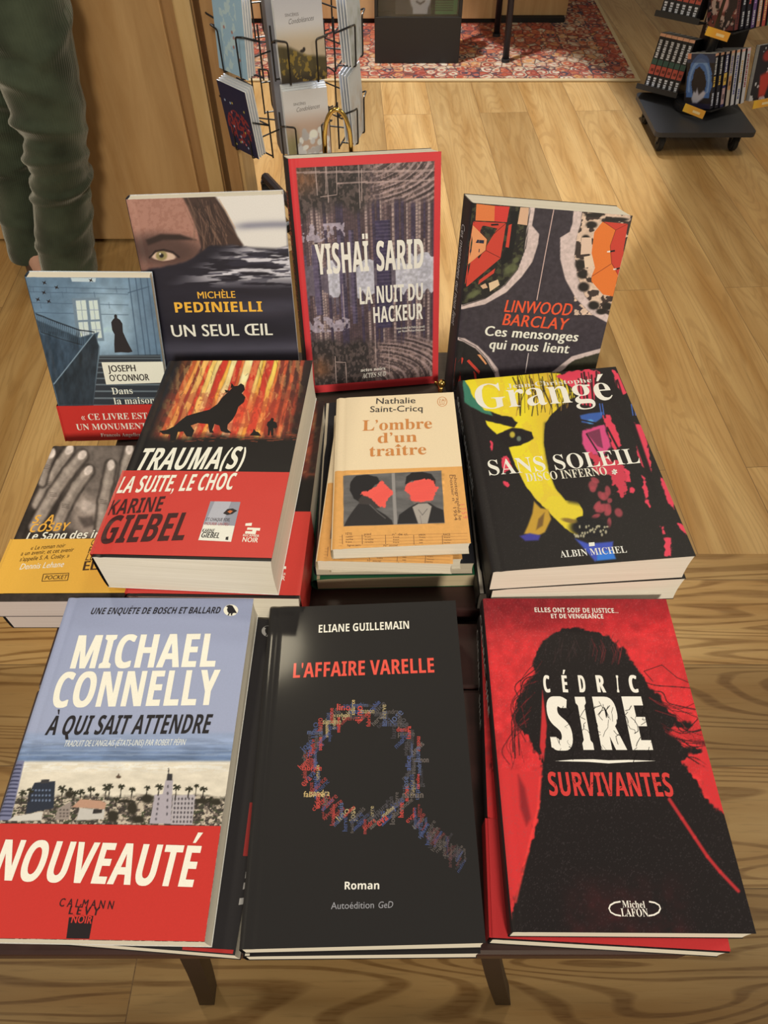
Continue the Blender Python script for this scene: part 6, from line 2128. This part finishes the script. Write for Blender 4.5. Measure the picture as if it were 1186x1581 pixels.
def cloth_tube(keys, n, seg, folds, seed):
    """keys: (z, x, y, rx, ry) from hem up; folds: (z, depth, width, slope, phase)."""
    rnd = np.random.RandomState(seed)
    zz = np.linspace(keys[0][0], keys[-1][0], n)
    k = np.array(keys, float)
    def sm(i):
        v = np.interp(zz, k[:, 0], k[:, i])
        w = 5
        vp = np.r_[np.full(w, v[0]), v, np.full(w, v[-1])]
        return np.convolve(vp, np.ones(2 * w + 1) / (2 * w + 1), 'valid')
    cx, cy, rx, ry = sm(1), sm(2), sm(3), sm(4)
    V, rib = [], []
    for i in range(n):
        for s in range(seg):
            a = 2 * math.pi * s / seg
            d = 0.0
            for (fz, dep, wid, slope, ph) in folds:
                zc = fz + slope * math.sin(a + ph)
                d += dep * math.exp(-((zz[i] - zc) / wid) ** 2) * (.35 + .65 * max(0.0, math.cos(a - ph)) ** .7)
            d += .006 * (float(fbm(np.array([a * 1.4 + 20]), np.array([zz[i] * 9.0]), seed, 3)[0]) - .5) * (0 if i < 2 else 1)
            V.append((cx[i] + (rx[i] + d) * math.cos(a), cy[i] + (ry[i] + d) * math.sin(a), zz[i]))
            rib.append(s / seg)
    F = [(i * seg + s, i * seg + (s + 1) % seg, (i + 1) * seg + (s + 1) % seg, (i + 1) * seg + s) for i in range(n - 1) for s in range(seg)]
    return V, F, rib


rnd = random.Random(7)
f1 = [(.47, .014, .012, .03, 3.6), (.43, -.010, .012, .035, 3.4), (.395, .013, .012, .02, 3.0), (.36, -.008, .010, .02, 2.6), (.335, .011, .010, .02, -.4), (.305, -.007, .010, .015, -.2), (.28, .009, .010, .02, 3.2), (.55, .010, .016, .05, 3.9),
      (.60, -.008, .016, .05, 3.9), (.66, .010, .02, .05, .4), (.14, .006, .012, .02, 3.3), (.10, -.005, .012, .02, .5), (.21, .006, .012, .03, .3), (.80, .01, .03, .04, 4.0)]
legA = [(.052, -.915, 1.825, .078, .080), (.16, -.892, 1.826, .076, .078), (.30, -.850, 1.825, .074, .078), (.40, -.818, 1.805, .074, .080), (.50, -.800, 1.80, .082, .088), (.62, -.796, 1.81, .092, .1), (.74, -.80, 1.83, .104, .115), (.88, -.825, 1.86, .112, .125)]
legB = [(.055, -1.045, 1.925, .076, .080), (.16, -1.028, 1.93, .075, .078), (.30, -1.000, 1.94, .075, .080), (.45, -.968, 1.94, .080, .086), (.60, -.935, 1.93, .09, .098), (.74, -.905, 1.92, .10, .112), (.88, -.880, 1.90, .110, .122)]
hip = [(.80, -.86, 1.87, .150, .135), (.90, -.86, 1.875, .172, .142), (.98, -.86, 1.88, .165, .135), (1.03, -.86, 1.88, .158, .128)]
V, F, rib = [], [], []
for keys, fl_, n_, sd in ((legA, f1, 130, 3), (legB, [(z + .02, d_, w, s_, p_ + .5) for (z, d_, w, s_, p_) in f1], 110, 5), (hip, [], 24, 8)):
    v, f, rb = cloth_tube(keys, n_, 56, fl_, sd)
    o = len(V)
    V += [(x - OX, y - OY, z) for x, y, z in v]; F += [tuple(i + o for i in q) for q in f]; rib += rb
tr = link_mesh('trousers', V, F, corduroy(), per, True)
at = tr.data.attributes.new('rib', 'FLOAT', 'POINT')
at.data.foreach_set('value', np.array(rib, np.float32))

M_SKIN = plain('skin', (206, 150, 118), 0.55, noise=.1, nscale=20)
M_KNIT = plain('dark_knit', (60, 58, 60), 0.9, bump=.4, nscale=200)
M_HAIR = plain('dark_hair', (58, 44, 36), 0.6, bump=.5, nscale=120)
M_SHOE = plain('brown_leather', (84, 60, 44), 0.45)


def skinned(name, nodes, edges, mat, parent, sub=2):
    me = bpy.data.meshes.new(name)
    me.from_pydata([n[:3] for n in nodes], edges, [])
    o = bpy.data.objects.new(name, me); COL.objects.link(o); o.parent = parent
    sk = o.modifiers.new('skin', 'SKIN')
    for i, n in enumerate(nodes):
        me.skin_vertices[0].data[i].radius = (n[3], n[4] if len(n) > 4 else n[3])
    me.skin_vertices[0].data[0].use_root = True
    sk.use_smooth_shade = True
    ss = o.modifiers.new('smooth', 'SUBSURF'); ss.levels = sub; ss.render_levels = sub
    me.materials.append(mat)
    return o


# body: pelvis root, legs, spine, head, arms with fingers
N = [(.10, .02, .95, .12, .10)]
E_ = []


def chain(start, pts):
    p = start
    for q in pts:
        N.append(q); E_.append((p, len(N) - 1)); p = len(N) - 1
    return p


chain(0, [(.15, -.03, .72, .075), (.155, -.06, .48, .055), (.06, -.035, .22, .045), (.045, -.03, .09, .036), (.065, -.10, .05, .034), (.085, -.17, .035, .028)])
chain(0, [(.05, .06, .72, .075), (-.02, .08, .46, .055), (-.07, .07, .22, .045), (-.085, .065, .09, .036), (-.05, .0, .05, .034), (-.015, -.065, .035, .028)])
ch = chain(0, [(.10, .02, 1.12, .13, .10), (.09, .02, 1.30, .15, .105), (.09, .02, 1.42, .10, .08)])
nk = chain(ch, [(.08, .02, 1.50, .052), (.115, .02, 1.58, .072, .062), (.12, .02, 1.66, .088, .072), (.115, .02, 1.735, .07, .06)])
hands = []
for sy in (-1, 1):
    w = chain(ch, [(.09, .02 + sy * .19, 1.40, .055), (.10, .02 + sy * .25, 1.14, .042), (.16, .02 + sy * .25, .94, .028), (.19, .02 + sy * .245, .87, .034, .018)])
    for j, (dy, L) in enumerate(((-.024, .062), (-.008, .072), (.008, .068), (.023, .052))):
        x0, y0, z0 = N[w][:3]
        chain(w, [(x0 + .012, y0 + dy, z0 - .035, .0095), (x0 + .018, y0 + dy * 1.1, z0 - .035 - L * .55, .0085), (x0 + .008, y0 + dy * 1.1, z0 - .035 - L, .007)])
    chain(w, [(N[w][0] + .024, N[w][1] - sy * .028, N[w][2] - .012, .0105), (N[w][0] + .034, N[w][1] - sy * .032, N[w][2] - .045, .0085)])
TURN = R(-68)
PV = (.10, .02)


def turned(p):
    x, y = p[0] - PV[0], p[1] - PV[1]
    return (PV[0] + x * math.cos(TURN) - y * math.sin(TURN), PV[1] + x * math.sin(TURN) + y * math.cos(TURN)) + tuple(p[2:])


N = [turned(n) if i > 12 else n for i, n in enumerate(N)]
skinned('body', N, E_, M_SKIN, per)
K = [(.10, .02, .99, .165, .125), (.10, .02, 1.14, .155, .118), (.09, .02, 1.31, .175, .125), (.09, .02, 1.43, .115, .095)]
N2 = list(K); E2 = [(0, 1), (1, 2), (2, 3)]
for sy in (-1, 1):
    s = len(N2)
    N2 += [(.09, .02 + sy * .19, 1.405, .07), (.10, .02 + sy * .25, 1.14, .056), (.155, .02 + sy * .25, .955, .043)]
    E2 += [(3, s), (s, s + 1), (s + 1, s + 2)]
skinned('sweater', [turned(n) for n in N2], E2, M_KNIT, per)
def turn_part(o):
    o.rotation_euler = (0, 0, TURN)
    o.location = (*turned((0, 0)), 0)
    return o


b = MB();  bmesh.ops.create_uvsphere(b.bm, u_segments=24, v_segments=14, radius=1.0, matrix=Matrix.Translation((.098, .02, 1.70)) @ Matrix.Diagonal((.094, .084, .085, 1))); turn_part(b.build('hair', M_HAIR, per, True))
b = MB(); b.tube([(.21, .02, 1.675), (.232, .02, 1.645), (.21, .02, 1.635)], [.006, .014, .008]); turn_part(b.build('nose', M_SKIN, per, True))
b = MB(); b.box((.196, -.004, 1.600), (.206, .044, 1.608), .003); turn_part(b.build('mouth', plain('lips', (176, 104, 92), .5), per))
for sy in (-1, 1):
    b = MB(); b.ball((.192, .02 + sy * .030, 1.668), .011); turn_part(b.build('eye', plain('eye_white', (220, 208, 196), .3), per, True))
    b = MB(); b.tube([(.11, .02 + sy * .078, 1.67), (.114, .02 + sy * .086, 1.655), (.112, .02 + sy * .080, 1.63)], [.008, .013, .006]); turn_part(b.build('ear', M_SKIN, per, True))
for (sx, sy_, ang) in ((.045, -.035, -72), (-.085, .065, -62)):
    vs, fs = [], []
    prof = [(.060, .030, .062), (.035, .038, .088), (-.02, .040, .090), (-.08, .044, .068), (-.14, .046, .052), (-.19, .036, .042), (-.215, .014, .030)]
    seg = 14
    ca, sa = math.cos(R(ang)), math.sin(R(ang))
    for (px, hw, hz) in prof:
        for k in range(seg):
            t = 2 * math.pi * k / seg
            lx, ly = -px, hw * math.cos(t)
            vs.append((sx + lx * ca - ly * sa, sy_ + lx * sa + ly * ca, max(0.001, hz / 2 + hz / 2 * math.sin(t))))
    for i in range(len(prof) - 1):
        for k in range(seg):
            fs.append((i * seg + k, i * seg + (k + 1) % seg, (i + 1) * seg + (k + 1) % seg, (i + 1) * seg + k))
    fs.append(tuple(range(seg))); fs.append(tuple(range((len(prof) - 1) * seg, len(prof) * seg))[::-1])
    link_mesh('shoe', vs, fs, M_SHOE, per, True)
